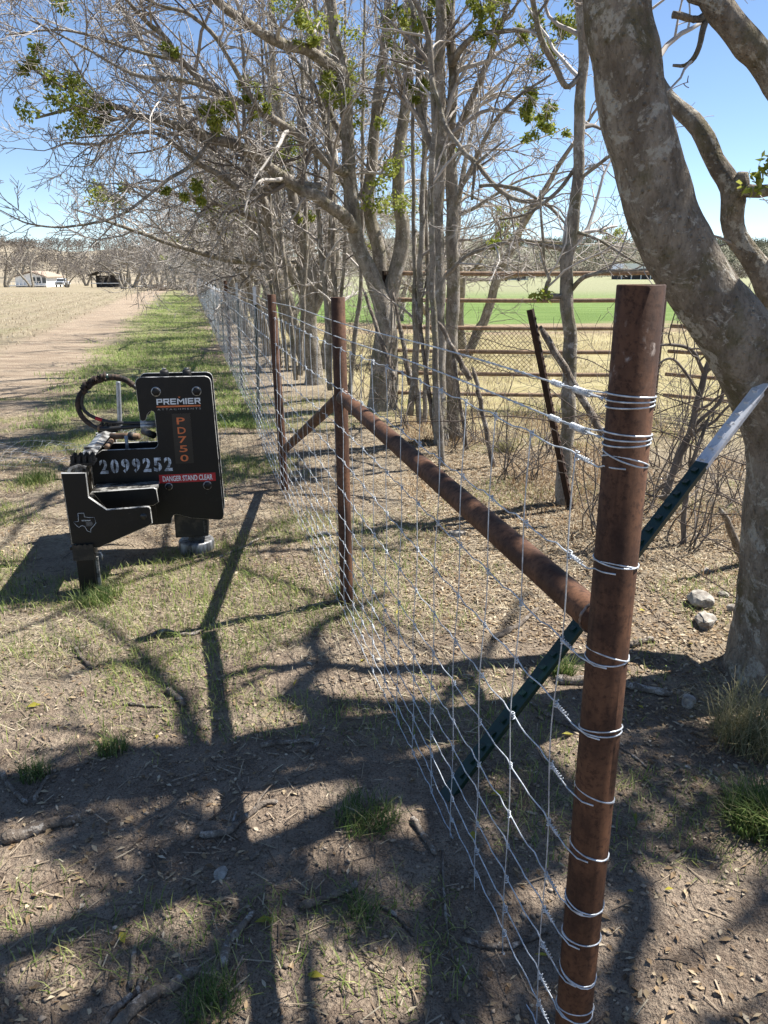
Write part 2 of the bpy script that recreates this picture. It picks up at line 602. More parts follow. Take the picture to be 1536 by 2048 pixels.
    yf = k.math('ADD', y, k.math('MULTIPLY', k.math('SUBTRACT', k.noise(k.scalev(p, (0.25, 1, 1)), 0.35, 3), 0.5), 16.0))
    bare = (0.33, 0.25, 0.16)
    f_b = k.math('MULTIPLY', k.step(s, -2.0, -3.5), k.step(yf, 20, 23))
    col = k.mix(f_b, col, bare)
    gf = k.mix(k.step(k.noise(k.scalev(p, (0.4, 1, 1)), 0.5, 5, 0.65), 0.35, 0.65), (0.12, 0.185, 0.045), (0.18, 0.25, 0.075))
    gf = k.mix(k.step(y, 38, 80), gf, (0.26, 0.26, 0.15))
    f_f = k.math('MULTIPLY', k.step(s, -2.0, -3.5), k.step(yf, 23.5, 27))
    col = k.mix(f_f, col, gf)
    h = k.math('ADD', k.math('MULTIPLY', n_fine, 1.0), k.math('MULTIPLY', n_grit, 0.35))
    h = k.math('ADD', h, k.math('MULTIPLY', k.voro(p, 55), 0.35))
    k.bump(h, 1.0, 0.036)
    return k.done(col, 0.95, 0, 0.15)


def spaced(lo_dense, hi_dense, step, lo, hi, growth=1.13):
    a = list(np.arange(lo_dense, hi_dense + 1e-6, step))
    d = step; v = a[-1]
    while v < hi:
        d *= growth; v += d; a.append(v)
    d = step; v = a[0]; b = []
    while v > lo:
        d *= growth; v -= d; b.append(v)
    return np.array(b[::-1] + a)


gxs = spaced(-2.2, 2.2, 0.022, -2500, 2500, 1.09)
gys = spaced(1.1, 4.4, 0.022, -300, 3500, 1.07)
GX, GY = np.meshgrid(gxs, gys)
GZ = ground_z(GX, GY)
V = np.stack([GX, GY, GZ], -1).reshape(-1, 3)
nx, ny = len(gxs), len(gys)
I = np.arange(nx * ny).reshape(ny, nx)
Q = np.stack([I[:-1, :-1], I[:-1, 1:], I[1:, 1:], I[1:, :-1]], -1).reshape(-1, 4)
ground = link('ground', mesh_np('ground', V, [Q]), make_ground_material(), None, True)
structure(ground, 'bare brown soil with dry grass, field and track')

# ------------------------------------------------------------------ net wire fence
fence = empty('wire_fence', (0, 0, 0))
tag(fence, 'new galvanised net wire fence on rusty pipe posts running into the distance', 'fence')
F1 = Vector((0.41, 1.26, 0)); F2 = Vector((-0.19, 3.546, 0)); F3 = Vector((-0.762, 5.707, 0))
# posts stand just behind the net (the net is on the field side)
NRM = Vector((0.967, 0.254, 0))


def post_pipe(name, base, h, r, mat):
    b = Vector(base); b.z = gz(b.x, b.y) - 0.05
    return pipe(name, b, (base[0], base[1], h), r, mat, fence)


corner = pipe('corner_post', (0.41, 1.262, -0.30), (0.405, 1.262, 1.562), 0.0375, M['rust_corner'], fence, 40)
p2 = pipe('brace_post', (-0.185, 3.546, -0.05), (-0.205, 3.546, 1.475), 0.0315, M['rust'], fence, 32)
p3 = pipe('brace_post', (-0.762, 5.707, -0.05), (-0.805, 5.707, 1.43), 0.0305, M['rust'], fence, 28)
# horizontal brace, welded between the corner post and the next post
hb0 = Vector((0.403, 1.275, 0.965)); hb1 = Vector((-0.185, 3.50, 1.035))
bn = 40
hbp = [hb0.lerp(hb1, i / (bn - 1)) for i in range(bn)]
brace = tube_obj('horizontal_brace', hbp, 0.0305, M['rust'], fence, 28)
db = [Vector((-0.21, 3.56, 1.02)).lerp(Vector((-0.755, 5.68, 0.30)), i / 23) for i in range(24)]
tube_obj('diagonal_brace', db, 0.0295, M['rust'], fence, 24)
# weld beads round the brace ends
M['weld'] = plain('weld', (0.16, 0.13, 0.12), 0.4, 0.7, 0.4, 120, 0.4)


def ring_pts(c, axis, r, n=25, wob=0.0, seed=0, ph=0.0, turns=1.0, pitch=0.0):
    a = Vector(axis).normalized()
    u = a.orthogonal().normalized(); w = a.cross(u)
    rr = random.Random(seed)
    return [Vector(c) + (u * math.cos(ph + t) + w * math.sin(ph + t)) * (r + wob * rr.uniform(-1, 1))
            + a * (pitch * t / (2 * math.pi))
            for t in [2 * math.pi * turns * i / (n - 1) for i in range(n)]]


hdir = (hb1 - hb0).normalized()
for c in (hb0 + hdir * 0.036, hb1 - hdir * 0.004):
    tube_obj('weld_bead', ring_pts(c, hdir, 0.0305, 30, 0.0015, 3), 0.0035, M['weld'], fence, 6)

WIRE_Z = [1.27, 1.085, 0.905, 0.759, 0.615, 0.484, 0.37, 0.29, 0.215, 0.145, 0.078, 0.016]
WIRE_Z_POST = [1.27, 1.085, 0.905, 0.759, 0.615, 0.484, 0.357, 0.269, 0.171, 0.075, -0.008, -0.085]   # the ground dips at the corner
BARB_Z = [1.38, 1.317]
END_Y = 58.0
STAYS = 300
SP_Y = 0.184
NET_OFF = 0.034     # net hangs on the field side of the posts


def net_point(y, z):
    x = fence_x(y)
    off = NET_OFF + 0.006
    z = z + (float(np.interp(z, WIRE_Z[::-1], WIRE_Z_POST[::-1])) - z if z < .5 else 0.0) * (1 - float(sstep(1.3, 2.3, y)))
    sway = 0.010 * math.sin(y * 1.7 + z * 3.0) * min(1, abs(z - 1.4) * 1.5)
    return Vector((x - off * NRM.x + sway * 0.6, y - off * NRM.y, z + 0.006 * math.sin(y * 2.3 + z * 7)))


def strand_ys(y0):
    a = list(np.arange(y0, 6.5, 0.0307))
    a += list(np.arange(6.5, 14, 0.06))
    a += list(np.arange(14, END_Y, 0.5))
    return a


rw = random.Random(5)
stay_ys = [1.353 + i * SP_Y for i in range(STAYS)]
for k_, z in enumerate(WIRE_Z):
    pts = []
    ph = rw.uniform(0, 6)
    pts += [Vector((0.396, 1.2235, WIRE_Z_POST[k_] + .002)), Vector((0.378, 1.236, WIRE_Z_POST[k_] + .001)), Vector((0.3695, 1.256, WIRE_Z_POST[k_]))]
    for y in strand_ys(1.285):
        q = net_point(y, z)
        # tension crimps and the small kink at each knot
        t = (y - stay_ys[0]) / SP_Y
        if y < 14:
            q.z += 0.0035 * math.sin(2 * math.pi * t + ph * 0.2) + 0.0018 * math.sin(2 * math.pi * t * 3 + ph)
            q.x += 0.0018 * math.cos(2 * math.pi * t * 2 + ph)
        pts.append(q)
    rad = [0.00165 + 0.00005 * max(0, p.y - 4) for p in pts]
    tube_obj('net_strand', pts, rad, M['galv'], fence, 5)
    # tie: the cut end loops round the corner post and is wrapped back
    zp = WIRE_Z_POST[k_]
    zc = zp + (0.010 if z > 0.9 else 0.004)
    for j in range(2):
        loop = ring_pts((0.41 - 0.005 * z / 1.5, 1.262, zc - 0.003 + 0.006 * j + 0.0 * rw.random()), (0.14 + rw.uniform(-.2, .2), 0.10 + rw.uniform(-.22, .22), 1), 0.0386 + 0.0006 * j, 33, 0.0005, k_ * 7 + j)
        tube_obj('wire_tie', loop, 0.0016, M['galv'], fence, 5)
    wrap_c0 = net_point(1.31, z)
    ax = (net_point(1.36, z) - wrap_c0).normalized()
    tube_obj('wrap_coil', ring_pts(wrap_c0, ax, 0.0031, 60, 0.0002, k_, 0, 5, 0.0075), 0.0013, M['galv'], fence, 4)
for k_, z in enumerate(BARB_Z):
    # two-ply twisted wire
    for ply in range(2):
        pts = []
        for y in strand_ys(1.285):
            q = net_point(y, z)
            if y < 14:
                a = y * 2 * math.pi / 0.075 + ply * math.pi
                q += Vector((math.cos(a) * 0.0016, 0, math.sin(a) * 0.0016))
            pts.append(q)
        tube_obj('twisted_strand', pts, [0.0016 + 0.00006 * max(0, p.y - 4) for p in pts], M['galv'], fence, 4)
    for j in range(3):
        loop = ring_pts((0.405, 1.262, z - 0.009 + 0.009 * j), (0.06 * (j - 1), 0.03, 1), 0.0387 + 0.0005 * j, 33, 0.0003, k_ * 5 + j)
        tube_obj('wire_tie', loop, 0.0016, M['galv'], fence, 5)
    for (ya, turns, rr_) in ((1.33, 9, 0.0048), (1.43, 6, 0.0040)):
        c0 = net_point(ya, z)
        ax = (net_point(ya + 0.1, z) - c0).normalized()
        tube_obj('wrap_coil', ring_pts(c0, ax, rr_, turns * 12, 0.0002, k_, 0, turns, 0.0062), 0.0016, M['galv'], fence, 4)
    # second line from the post back to the wrap
    tube_obj('tail_wire', [Vector((0.372, 1.268, z + 0.010)), net_point(1.31, z + 0.007), net_point(1.36, z + 0.003), net_point(1.42, z)],
             0.0015, M['galv'], fence, 5)

KN = Tubes()
knot_proto = None
knot_count = 0
for i, y in enumerate(stay_ys):
    n = 46 if y < 6 else (22 if y < 14 else 6)
    lean = rw.uniform(-0.006, 0.006)
    pts = []
    sd = rw.uniform(0, 6)
    for j in range(n):
        z = 1.274 + (0.012 - 1.274) * j / (n - 1)
        q = net_point(y, z)
        if y < 14:
            q.y += lean * (1.27 - z) + 0.004 * math.sin(z * 9 + sd)
            q.x += 0.003 * math.sin(z * 13 + sd) - 0.003
        pts.append(q)
    rad = 0.0014 + 0.00005 * max(0, y - 4)
    tube_obj('stay_wire', pts, rad, M['galv'], fence, 4)
    if y < 15:
        for z in WIRE_Z:
            c = net_point(y, z)
            c.y += lean * (1.27 - z) + 0.004 * math.sin(z * 9 + sd)
            if knot_count < 300:
                if knot_proto is None:
                    kt = Tubes()
                    kt.add(ring_pts((0, 0, -0.009), (0, 0, 1), 0.0032, 37, 0.0003, 3, 0, 3, 0.006), [0.0013] * 37, 4)
                    kt.add(ring_pts((0, 0, 0), (0.05, -1, 0.1), 0.0036, 13, 0.0002, 4), [0.0014] * 13, 4)
                    knot_proto = kt.mesh('knot')
                    knot_proto.materials.append(M['galv'])
                ko = link('knot', knot_proto, None, fence, knot_count == 0)
                ko.location = c
                ko.rotation_euler = (rw.uniform(-.25, .25), rw.uniform(-.2, .2), rw.uniform(0, 6))
                knot_count += 1
            else:
                KN.add([c + Vector((0, 0, -0.008)), c, c + Vector((0, 0, 0.008))], [0.002, 0.0044, 0.002], 4)
far_knots = link('knots', KN.mesh('knots'), M['galv'], fence)
far_knots['kind'] = 'stuff'


def tpost_mesh(length, tip, name):
    """T-section steel post with studs, local z up; face towards -y; tip metres painted light"""
    bm = bmesh.new()
    w, t, d = 0.0175, 0.0035, 0.030
    prof = [(-w, 0), (w, 0), (w, t), (t / 2 + 0.001, t + 0.001), (t / 2, d), (-t / 2, d), (-t / 2 - 0.001, t + 0.001), (-w, t)]
    zs = [0.0, length - tip, length]
    rings = [[bm.verts.new((x, y, z)) for x, y in prof] for z in zs]
    for a in range(2):
        for i in range(len(prof)):
            f = bm.faces.new((rings[a][i], rings[a][(i + 1) % 8], rings[a + 1][(i + 1) % 8], rings[a + 1][i]))
            f.material_index = a
    bm.faces.new(rings[0][::-1])
    f = bm.faces.new(rings[2]); f.material_index = 1
    z = 0.08
    while z < length - 0.02:
        v0 = len(bm.faces)
        vv = bm_box(bm, -0.0065, 0.0065, -0.0075, 0.0006, z, z + 0.020)
        bm.faces.ensure_lookup_table()
        for f in list(bm.faces)[v0:]:
            f.material_index = 1 if z > length - tip else 0
        vv[4].co.y += 0.005; vv[5].co.y += 0.005
        z += 0.054
    bmesh.ops.recalc_face_normals(bm, faces=bm.faces)
    me = bpy.data.meshes.new(name)
    bm.to_mesh(me); bm.free()
    me.materials.append(M['green_paint']); me.materials.append(M['silver_tip'])
    return me


tp = tpost_mesh(1.62, 0.18, 'line_post')
yy = 8.276; i = 0
while yy < END_Y:
    xx = fence_x(yy)
    if i in (2, 8, 14):
        b = Vector((xx + 0.005, yy, gz(xx, yy) - 0.05))
        pipe('line_pipe_post', b, (xx - 0.01, yy, 1.45), 0.0305, M['rust'], fence, 16)
    else:
        o = link('line_post', tp, None, fence)
        o.location = (xx, yy, -0.17 + rw.uniform(-0.02, 0.03))
        o.rotation_euler = (rw.uniform(-.02, .02), rw.uniform(-.03, .03), R(-75))
    yy += 2.75 + rw.uniform(-.1, .1); i += 1

# ------------------------------------------------------------------ leaning T-post against the big tree
lt = tpost_mesh(1.80, 0.375, 'leaning_t_post_mesh')
lean_post = empty('steel_t_post', (0, 0, 0))
tag(lean_post, 'dark green steel T-post with silver tip leaning across behind the corner post', 'post')
lb = Vector((0.195, 2.06, 0.0)); lt_top = at(1528, 762, 2.74)
dirv = (lt_top - lb).normalized()
lean = link('post_body', lt, None, lean_post)
lean.location = lb - dirv * 0.01


def aim(zv, stud):
    """rotation with z along the post and the studded face towards stud"""
    z = Vector(zv).normalized()
    y = -(Vector(stud) - z * Vector(stud).dot(z)).normalized()
    x = y.cross(z)
    return Matrix((x, y, z)).transposed().to_euler()


lean.rotation_euler = aim(dirv, (-.80, -.42, .42))
lean.scale = (1.5, 1.4, (lt_top - lb).length / 1.80)

# ------------------------------------------------------------------ old rusty T-post
op_ = tpost_mesh(1.50, 0.02, 'old_t_post_mesh')
op_.materials.clear(); op_.materials.append(M['rust_old']); op_.materials.append(M['rust_old'])
old_post = empty('rusty_t_post', (0, 0, 0))
tag(old_post, 'old dark rusty notched T-post leaning left behind the brace', 'post')
ob = Vector((1.318, 5.07, -0.03)); ot = at(1066, 618, 5.0)
o = link('post_body', op_, None, old_post)
dv = (ot - ob).normalized()
o.location = ob
o.rotation_euler = aim(dv, (.92, -.38, 0))
o.scale = (1.4, 1.4, (ot - ob).length / 1.5)

# ------------------------------------------------------------------ post driver
TH = R(10.5)
driver = empty('post_driver', (-1.49, 3.68, 0.0), TH)
tag(driver, 'black hydraulic post driver attachment standing on the grass beside the fence', 'post driver')
_k = NT('black_paint')
_p = _k.pos(True)
_n = _k.noise(_p, 14, 6, 0.7)
_s = _k.noise(_k.scalev(_p, (1, 1, 3)), 45, 4, 0.7)
_c = _k.mix(_k.step(_n, 0.56, 0.74), (0.0035, 0.0035, 0.004), (0.014, 0.013, 0.012))
_c = _k.mix(_k.math('MULTIPLY', _k.step(_s, 0.66, 0.74), 0.6), _c, (0.10, 0.095, 0.09))
_d = _k.noise(_k.scalev(_p, (1, 1, .7)), 5, 6, .75)
_c = _k.mix(_k.math('MULTIPLY', _k.step(_d, 0.54, 0.72), 0.25), _c, (0.035, 0.030, 0.024))
M['black_paint'] = _k.done(_c, _k.math('ADD', 0.32, _k.math('MULTIPLY', _n, 0.3)), 0, 0.35)
_k = NT('worn_edge')
_n = _k.noise(_k.pos(True), 18, 5, 0.7)
M['worn_edge'] = _k.done(_k.mix(_k.step(_n, 0.34, 0.54), (0.03, 0.03, 0.03), (0.50, 0.49, 0.46)), 0.45, 0.3)
_k = NT('worn_steel')
_n = _k.noise(_k.scalev(_k.pos(True), (1, 1, 1)), 16, 6, 0.72)
_c = _k.mix(_k.step(_n, 0.42, 0.62), (0.05, 0.045, 0.04), (0.50, 0.49, 0.46))
M['worn_steel'] = _k.done(_c, 0.40, 0.4)
_k = NT('dirty_black')
_n = _k.noise(_k.pos(True), 12, 6, 0.7)
M['dirty_black'] = _k.done(_k.mix(_k.step(_n, 0.45, 0.66), (0.006, 0.006, 0.006), (0.05, 0.04, 0.03)), 0.6)
M['hose'] = plain('hose', (0.02, 0.019, 0.019), 0.5, 0, 0.3, 30)
_k = NT('sleeve')
_n = _k.noise(_k.pos(True), 25, 6, 0.75)
M['sleeve'] = _k.done(_k.mix(_k.step(_n, 0.42, 0.62), (0.012, 0.010, 0.009), (0.07, 0.042, 0.027)), 0.85)
M['rust_tube'] = plain('rust_tube', (0.17, 0.105, 0.062), 0.7, 0.1, 0.5, 20)
M['white_print'] = plain('white_print', (0.74, 0.76, 0.78), 0.5, 0, 0.10, 60)
_k = NT('stencil_paint')
_n = _k.noise(_k.pos(True), 30, 5, 0.7)
_w = _k.noise(_k.pos(True), 160, 4, .7)
M['stencil'] = _k.done(_k.mix(_k.math('MULTIPLY', _k.step(_w, .54, .66), .8), _k.mix(_k.step(_n, 0.38, 0.56), (0.20, 0.23, 0.27), (0.62, 0.69, 0.78)), (.02, .02, .022)), 0.6)
M['orange'] = plain('orange_print', (0.62, 0.16, 0.05), 0.5, 0, 0.2, 50)
M['red'] = plain('red_label', (0.40, 0.008, 0.018), 0.4, 0, 0.15, 40)
M['grey_print'] = plain('grey_print', (0.30, 0.30, 0.30), 0.5, 0, 0.3, 90)
M['sticker'] = plain('sticker_black', (0.012, 0.014, 0.016), 0.3)

PAINT = [M['black_paint'], M['worn_edge']]
MAST = [(-.045, .44), (-.045, .60), (.02, .642), (.300, .642), (.314, .650), (.320, .665), (.318, .739), (.317, .838),
        (.311, .848), (.303, .851), (.290, .845), (.277, .830), (.270, .806), (.262, .798), (.246, .796), (.236, .806),
        (.231, .956), (.229, 1.005), (.236, 1.024), (.248, 1.033), (.267, 1.037), (.602, 1.036), (.620, 1.030), (.630, 1.018),
        (.634, 1.000), (.656, .238), (.652, .218), (.644, .206), (.626, .201), (.470, .222), (.400, .246), (.388, .250),
        (.372, .244), (.364, .230), (.356, .196), (.20, .190), (.17, .30), (.12, .42)]
plate('side_plate', MAST, .484, .496, PAINT, driver, .0022)
sp2 = plate('side_plate', [(x + .004, z) for x, z in MAST], .668, .680, PAINT, driver, .002)
box('hammer_body', .372, .560, .500, .664, .10, 1.012, M['dirty_black'], driver, .006)
box('top_spacer', .285, .585, .4965, .6675, .995, 1.012, M['worn_steel'], driver, .002)
box('inner_web', .575, .618, .4975, .6665, .24, .97, M['dirty_black'], driver, .003)
box('back_spacer', -.03, .31, .4965, .6675, .455, .468, M['dirty_black'], driver, .002)
box('tilt_link', .06, .30, .52, .64, .56, .612, M['dirty_black'], driver, .008)


def hexnut(name, c, axis, r, h, mat, parent, sides=6, rot=0.0, dome=True):
    t = Tubes()
    a = Vector(axis).normalized()
    c = Vector(c)
    pts = [c, c + a * h * 0.82, c + a * h]
    t.add(pts, [r, r, r * 0.82], sides)
    return link(name, t.mesh(name), mat, parent)


for x, z, r in ((.335, .957, .0235), (.552, .954, .0235), (.575, .414, .0225), (.360, .418, .019)):
    b_ = hexnut('bolt_head', (x, .4838, z), (0, -1, 0), r, .016, M['black_paint'], driver)
    tube_obj('washer', [(x, .4838, z), (x, .4808, z)], r * 1.12, M['worn_edge'], b_, 18, False)
for x in (.379, .501):
    b_ = hexnut('top_nut', (x, .575, 1.012), (0, 0, 1), .0275, .050, M['dirty_black'], driver)
    tube_obj('stud_end', [(x, .575, 1.06), (x, .575, 1.073)], .012, M['worn_steel'], b_, 12, False)
# hammer foot
box('tool_block', .388, .551, .505, .655, .108, .192, M['dirty_black'], driver, .006)
box('guide_strip', .536, .5505, .500, .5035, .125, .195, M['worn_edge'], driver)
tube_obj('tool_neck', [(.482, .58, .118), (.482, .58, .095), (.482, .58, .07), (.482, .58, .055)], [.044, .042, .042, .055], M['dirty_black'], driver, 24)
_k = NT('disc_steel')
_p = _k.pos(True)
_n = _k.noise(_k.scalev(_p, (3, 3, 0.4)), 12, 5, 0.7)
M['disc_steel'] = _k.done(_k.mix(_k.step(_n, 0.35, 0.65), (0.06, 0.055, 0.05), (0.30, 0.30, 0.30)), 0.5, 0.5)
tube_obj('driving_disc', [(.482, .58, -.02), (.482, .58, -.005), (.482, .58, .004), (.482, .58, .050), (.482, .58, .060), (.482, .58, .062), (.482, .58, .063)],
         [.098, .102, .104, .104, .099, .07, .03], M['disc_steel'], driver, 40)
# near and far arms of the loader mount
ARM = [(-.101, .637), (.016, .633), (.016, .508), (.094, .438), (.290, .444), (.300, .442), (.307, .432), (.310, .353), (.290, .340),
       (.037, .238), (-.020, .240), (-.091, .268)]
for y0, y1 in ((.008, .024), (1.016, 1.032)):
    a_ = plate('mount_arm', ARM, y0, y1, PAINT, driver, .0026)
    tube_obj('pin_hole', [(.270, y0 - .0006, .392), (.270, y0 + .001, .392)], .017, M['sticker'], a_, 20, False)
plate('mount_inner_plate', [(-.012, .470), (.305, .478), (.318, .470), (.324, .395), (.295, .378), (.055, .368)], .245, .257, PAINT, driver, .0026)
plate('mount_inner_plate', [(-.012, .470), (.305, .478), (.318, .470), (.324, .395), (.295, .378), (.055, .368)], .770, .782, PAINT, driver)
box('cross_shelf', -.03, .312, .258, .4835, .437, .452, M['worn_steel'], driver, .002)
box('cross_web', -.02, .300, .300, .312, .26, .4365, M['black_paint'], driver)
# mount face: folded sheet running away from the viewer
MF = [(-.098, .245), (-.075, .245), (-.083, .60), (-.052, .648), (-.020, .660), (.012, .650), (.020, .662), (-.018, .674), (-.060, .662), (-.104, .606)]
plate_me = plate('mount_sheet', MF, .025, 1.0155, [M['worn_steel'], M['worn_steel']], driver)
box('lap_strip', -.06, .028, .40, .425, .668, .680, M['worn_steel'], driver, .002)
box('lower_lip', -.11, -.05, .03, 1.01, .225, .243, M['black_paint'], driver, .003)


def grip_step(y0):
    bm = bmesh.new()
    bm_box(bm, -.060, .052, y0, y0 + .115, .664, .676)
    bm_box(bm, -.062, -.052, y0 - .001, y0 + .116, .640, .665)
    for i in range(4):
        for j in range(3):
            cx = -.047 + i * .028 + (j % 2) * .004
            cy = y0 + .02 + j * .036
            n = 10
            lo = [bm.verts.new((cx + .0135 * math.cos(a), cy + .0135 * math.sin(a), .677)) for a in [2 * math.pi * q / n for q in range(n)]]
            hi = [bm.verts.new((cx + .0105 * math.cos(a), cy + .0105 * math.sin(a), .708 + .006 * (q % 2))) for q, a in enumerate([2 * math.pi * q / n for q in range(n)])]
            inn = [bm.verts.new((cx + .007 * math.cos(a), cy + .007 * math.sin(a), .690)) for a in [2 * math.pi * q / n for q in range(n)]]
            for q in range(n):
                bm.faces.new((lo[q], lo[(q + 1) % n], hi[(q + 1) % n], hi[q]))
                bm.faces.new((hi[q], hi[(q + 1) % n], inn[(q + 1) % n], inn[q]))
            bm.faces.new(inn)
    return bm_obj('grip_step', bm, M['black_paint'], driver)


grip_step(.03)
grip_step(.88)
# legs: channel with a serrated collar, one each side of the mount
for y0 in (.0, .94):
    bm = bmesh.new()
    for (xa, xb, ya, yb) in ((-.078, .004, y0, y0 + .008), (-.078, -.070, y0 + .0082, y0 + .09), (-.004, .004, y0 + .0082, y0 + .09)):
        bm_box(bm, xa, xb, ya, yb, -.03, .262)
    lg = bm_obj('leg', bm, PAINT[0], driver)
    bm = bmesh.new()
    n = 26
    for (pa, pb) in (((-.090, y0 - .006), (.012, y0 - .006)),):
        top = []; bot = []; top2 = []; bot2 = []
        for q in range(n):
            t = q / (n - 1)
            x = pa[0] + (pb[0] - pa[0]) * t
            zz = .258 + .008 * abs(math.sin(t * math.pi * 4)) + (.008 if q in (0, n - 1) else 0)
            top.append(bm.verts.new((x, y0 - .008, zz))); bot.append(bm.verts.new((x, y0 - .008, .180)))
            top2.append(bm.verts.new((x, y0 - .0005, zz))); bot2.append(bm.verts.new((x, y0 - .0005, .180)))
        for q in range(n - 1):
            bm.faces.new((bot[q], bot[q + 1], top[q + 1], top[q]))
            bm.faces.new((top[q], top[q + 1], top2[q + 1], top2[q]))
            bm.faces.new((bot2[q], top2[q], top2[q + 1], bot2[q + 1]))
            bm.faces.new((bot[q], bot2[q], bot2[q + 1], bot[q + 1]))
        bm.faces.new((bot[0], top[0], top2[0], bot2[0])); bm.faces.new((bot[-1], bot2[-1], top2[-1], top[-1]))
    bm_box(bm, .0045, .012, y0 - .0004, y0 + .10, .180, .262)
    bm_box(bm, -.090, -.0785, y0 - .0004, y0 + .10, .180, .262)
    col_ = bm_obj('collar', bm, M['dirty_black'], lg)
    fl = box('flange', .0055, .020, y0 + .040, y0 + .052, -.03, .178, M['worn_edge'], lg)
    hk = tube_obj('latch_hook', [(.013, y0 + .02, .205), (.040, y0 + .02, .208), (.046, y0 + .02, .190), (.044, y0 + .02, .165)], .004, M['worn_edge'], lg, 6)
# hydraulic hoses
hp = [(.300, .60, .91), (.216, .59, .968), (.167, .585, 1.012), (.104, .58, 1.030), (.028, .58, 1.022), (-.040, .58, .985), (-.088, .58, .921),
      (-.097, .58, .867), (-.077, .57, .812), (-.029, .56, .767), (.028, .55, .750), (.124, .55, .752), (.235, .55, .757)]
path = smooth_path(hp, 70)
tube_obj('hose', path, .0115, M['hose'], driver, 12)
hp2 = [(.300, .62, .90), (.225, .61, .955), (.170, .60, 1.000), (.104, .598, 1.018), (.030, .596, 1.008), (-.036, .59, .972), (-.070, .58, .922), (-.074, .58, .866), (-.041, .575, .824), (.021, .57, .795), (.090, .56, .780), (.175, .56, .774), (.235, .56, .772)]
path2 = smooth_path(hp2, 70)
h2 = tube_obj('hose', path2, .0098, M['hose'], driver, 12)
tube_obj('red_band', [tuple(p) for p in path2[49:53]], .0104, M['red'], h2, 12)
for z_, y_ in ((.757, .55), (.773, .56)):
    tube_obj('hose_fitting', [(.228, y_, z_), (.258, y_, z_), (.262, y_, z_), (.318, y_, z_)], [.0135, .0135, .011, .012], M['galv_dull'], driver, 14)
# ragged protective sleeve round the hoses
for (a, b, r, w, seed) in ((7, 22, .0155, .003, 1), (22, 52, .0135, .0012, 2)):
    seg = path[a:b]
    rs_ = random.Random(seed)
    sl = smooth_path(seg, (b - a) * 3)
    tube_obj('hose_sleeve', sl, [r + rs_.uniform(-w * .4, w) for _ in range(len(sl))], M['sleeve'], driver, 14)
seg = smooth_path(path[20:32], 60)
rs_ = random.Random(9)
tube_obj('hose_sleeve', [p + np.array([rs_.uniform(-.002, .002), 0, rs_.uniform(-.003, .003)]) for p in seg],
         [.020 + .006 * math.sin(i * 1.45) + rs_.uniform(-.003, .003) for i in range(60)], M['sleeve'], driver, 14, False)
tube_obj('sleeve_tie', [tuple(p) for p in path[19:22]], .021, M['green_paint'], driver, 14)
tube_obj('sleeve_tie', [tuple(p) for p in path[55:57]], .0165, M['rust_tube'], driver, 14)
# threaded rod standing in the far pocket
rz = np.linspace(.66, .955, 130)
tube_obj('threaded_rod', [(.055 + .018 * (z - .66) / .3, .95, z) for z in rz], [.0125 + .0016 * (i % 2) for i in range(130)], M['galv_dull'], driver, 14, False)
# tilt cylinder lying between the plates
tube_obj('cylinder_tube', [(.02, .80, .655), (.10, .78, .66), (.19, .74, .660)], .019, M['rust_tube'], driver, 18)
tube_obj('cylinder_cap', [(.135, .77, .658), (.165, .755, .660)], .026, M['dirty_black'], driver, 18)
tube_obj('pivot_pin', [(.045, .50, .655), (.045, .66, .655)], .016, M['rust_tube'], driver, 16)
tube_obj('pivot_pin', [(.285, .62, .690), (.22, .74, .690)], .020, M['dirty_black'], driver, 16)
tube_obj('support_rod', [(.135, .62, .60), (.135, .62, .69)], .010, M['galv_dull'], driver, 10)


# ---- lettering on the driver
def text_mesh(s, bold=0.0, spacing=1.0):
    cu = bpy.data.curves.new('t', 'FONT')
    cu.body = s
    cu.size = 1.0
    cu.offset = bold
    cu.space_character = spacing
    cu.resolution_u = 4
    to = bpy.data.objects.new('t', cu)
    COL.objects.link(to)
    dg = bpy.context.evaluated_depsgraph_get()
    me = bpy.data.meshes.new_from_object(to.evaluated_get(dg))
    bpy.data.objects.remove(to)
    n = len(me.vertices)
    co = np.zeros(n * 3); me.vertices.foreach_get('co', co)
    return me, co.reshape(-1, 3)


def lettering(name, s, x0, x1, z0, z1, y, mat, parent, bold=0.02, spacing=1.0, shear=0.0):
    me, co = text_mesh(s, bold, spacing)
    mn = co.min(0); mx = co.max(0)
    u = (co[:, 0] - mn[0]) / (mx[0] - mn[0]); v = (co[:, 1] - mn[1]) / (mx[1] - mn[1])
    out = np.stack([x0 + u * (x1 - x0) + shear * (v - .5), np.full(len(u), y), z0 + v * (z1 - z0)], -1)
    me.vertices.foreach_set('co', out.ravel())
    me.materials.clear()
    return link(name, me, mat, parent)


def strokes(name, polys, y, mat, parent):
    V, F = [], []
    for p in polys:
        i0 = len(V)
        V += [(x, y, z) for x, z in p]
        F.append(tuple(range(i0, i0 + len(p))))
    me = bpy.data.meshes.new(name)
    me.from_pydata(V, [], F)
    return link(name, me, mat, parent)


YF = .4832
# PREMIER: squared wide capitals
GL = {'P': [(0, 0, .24, 1), (.24, .78, 1, 1), (.76, .36, 1, .78), (.24, .36, .76, .56)],
      'R': [(0, 0, .24, 1), (.24, .78, 1, 1), (.76, .40, 1, .78), (.24, .36, .76, .56), [(.52, .36), (.80, 0), (1.06, 0), (.78, .40)]],
      'E': [(0, 0, .24, 1), (.24, .80, 1, 1), (.24, .41, .94, .60), (.24, 0, 1, .20)],
      'I': [(0, 0, .24, 1)],
      'M': [(0, 0, .18, .96), (.82, 0, 1, .96), [(.0, .96), (.18, .96), (.54, .50), (.46, .30)], [(.82, .96), (1, .96), (.54, .30), (.46, .50)]]}


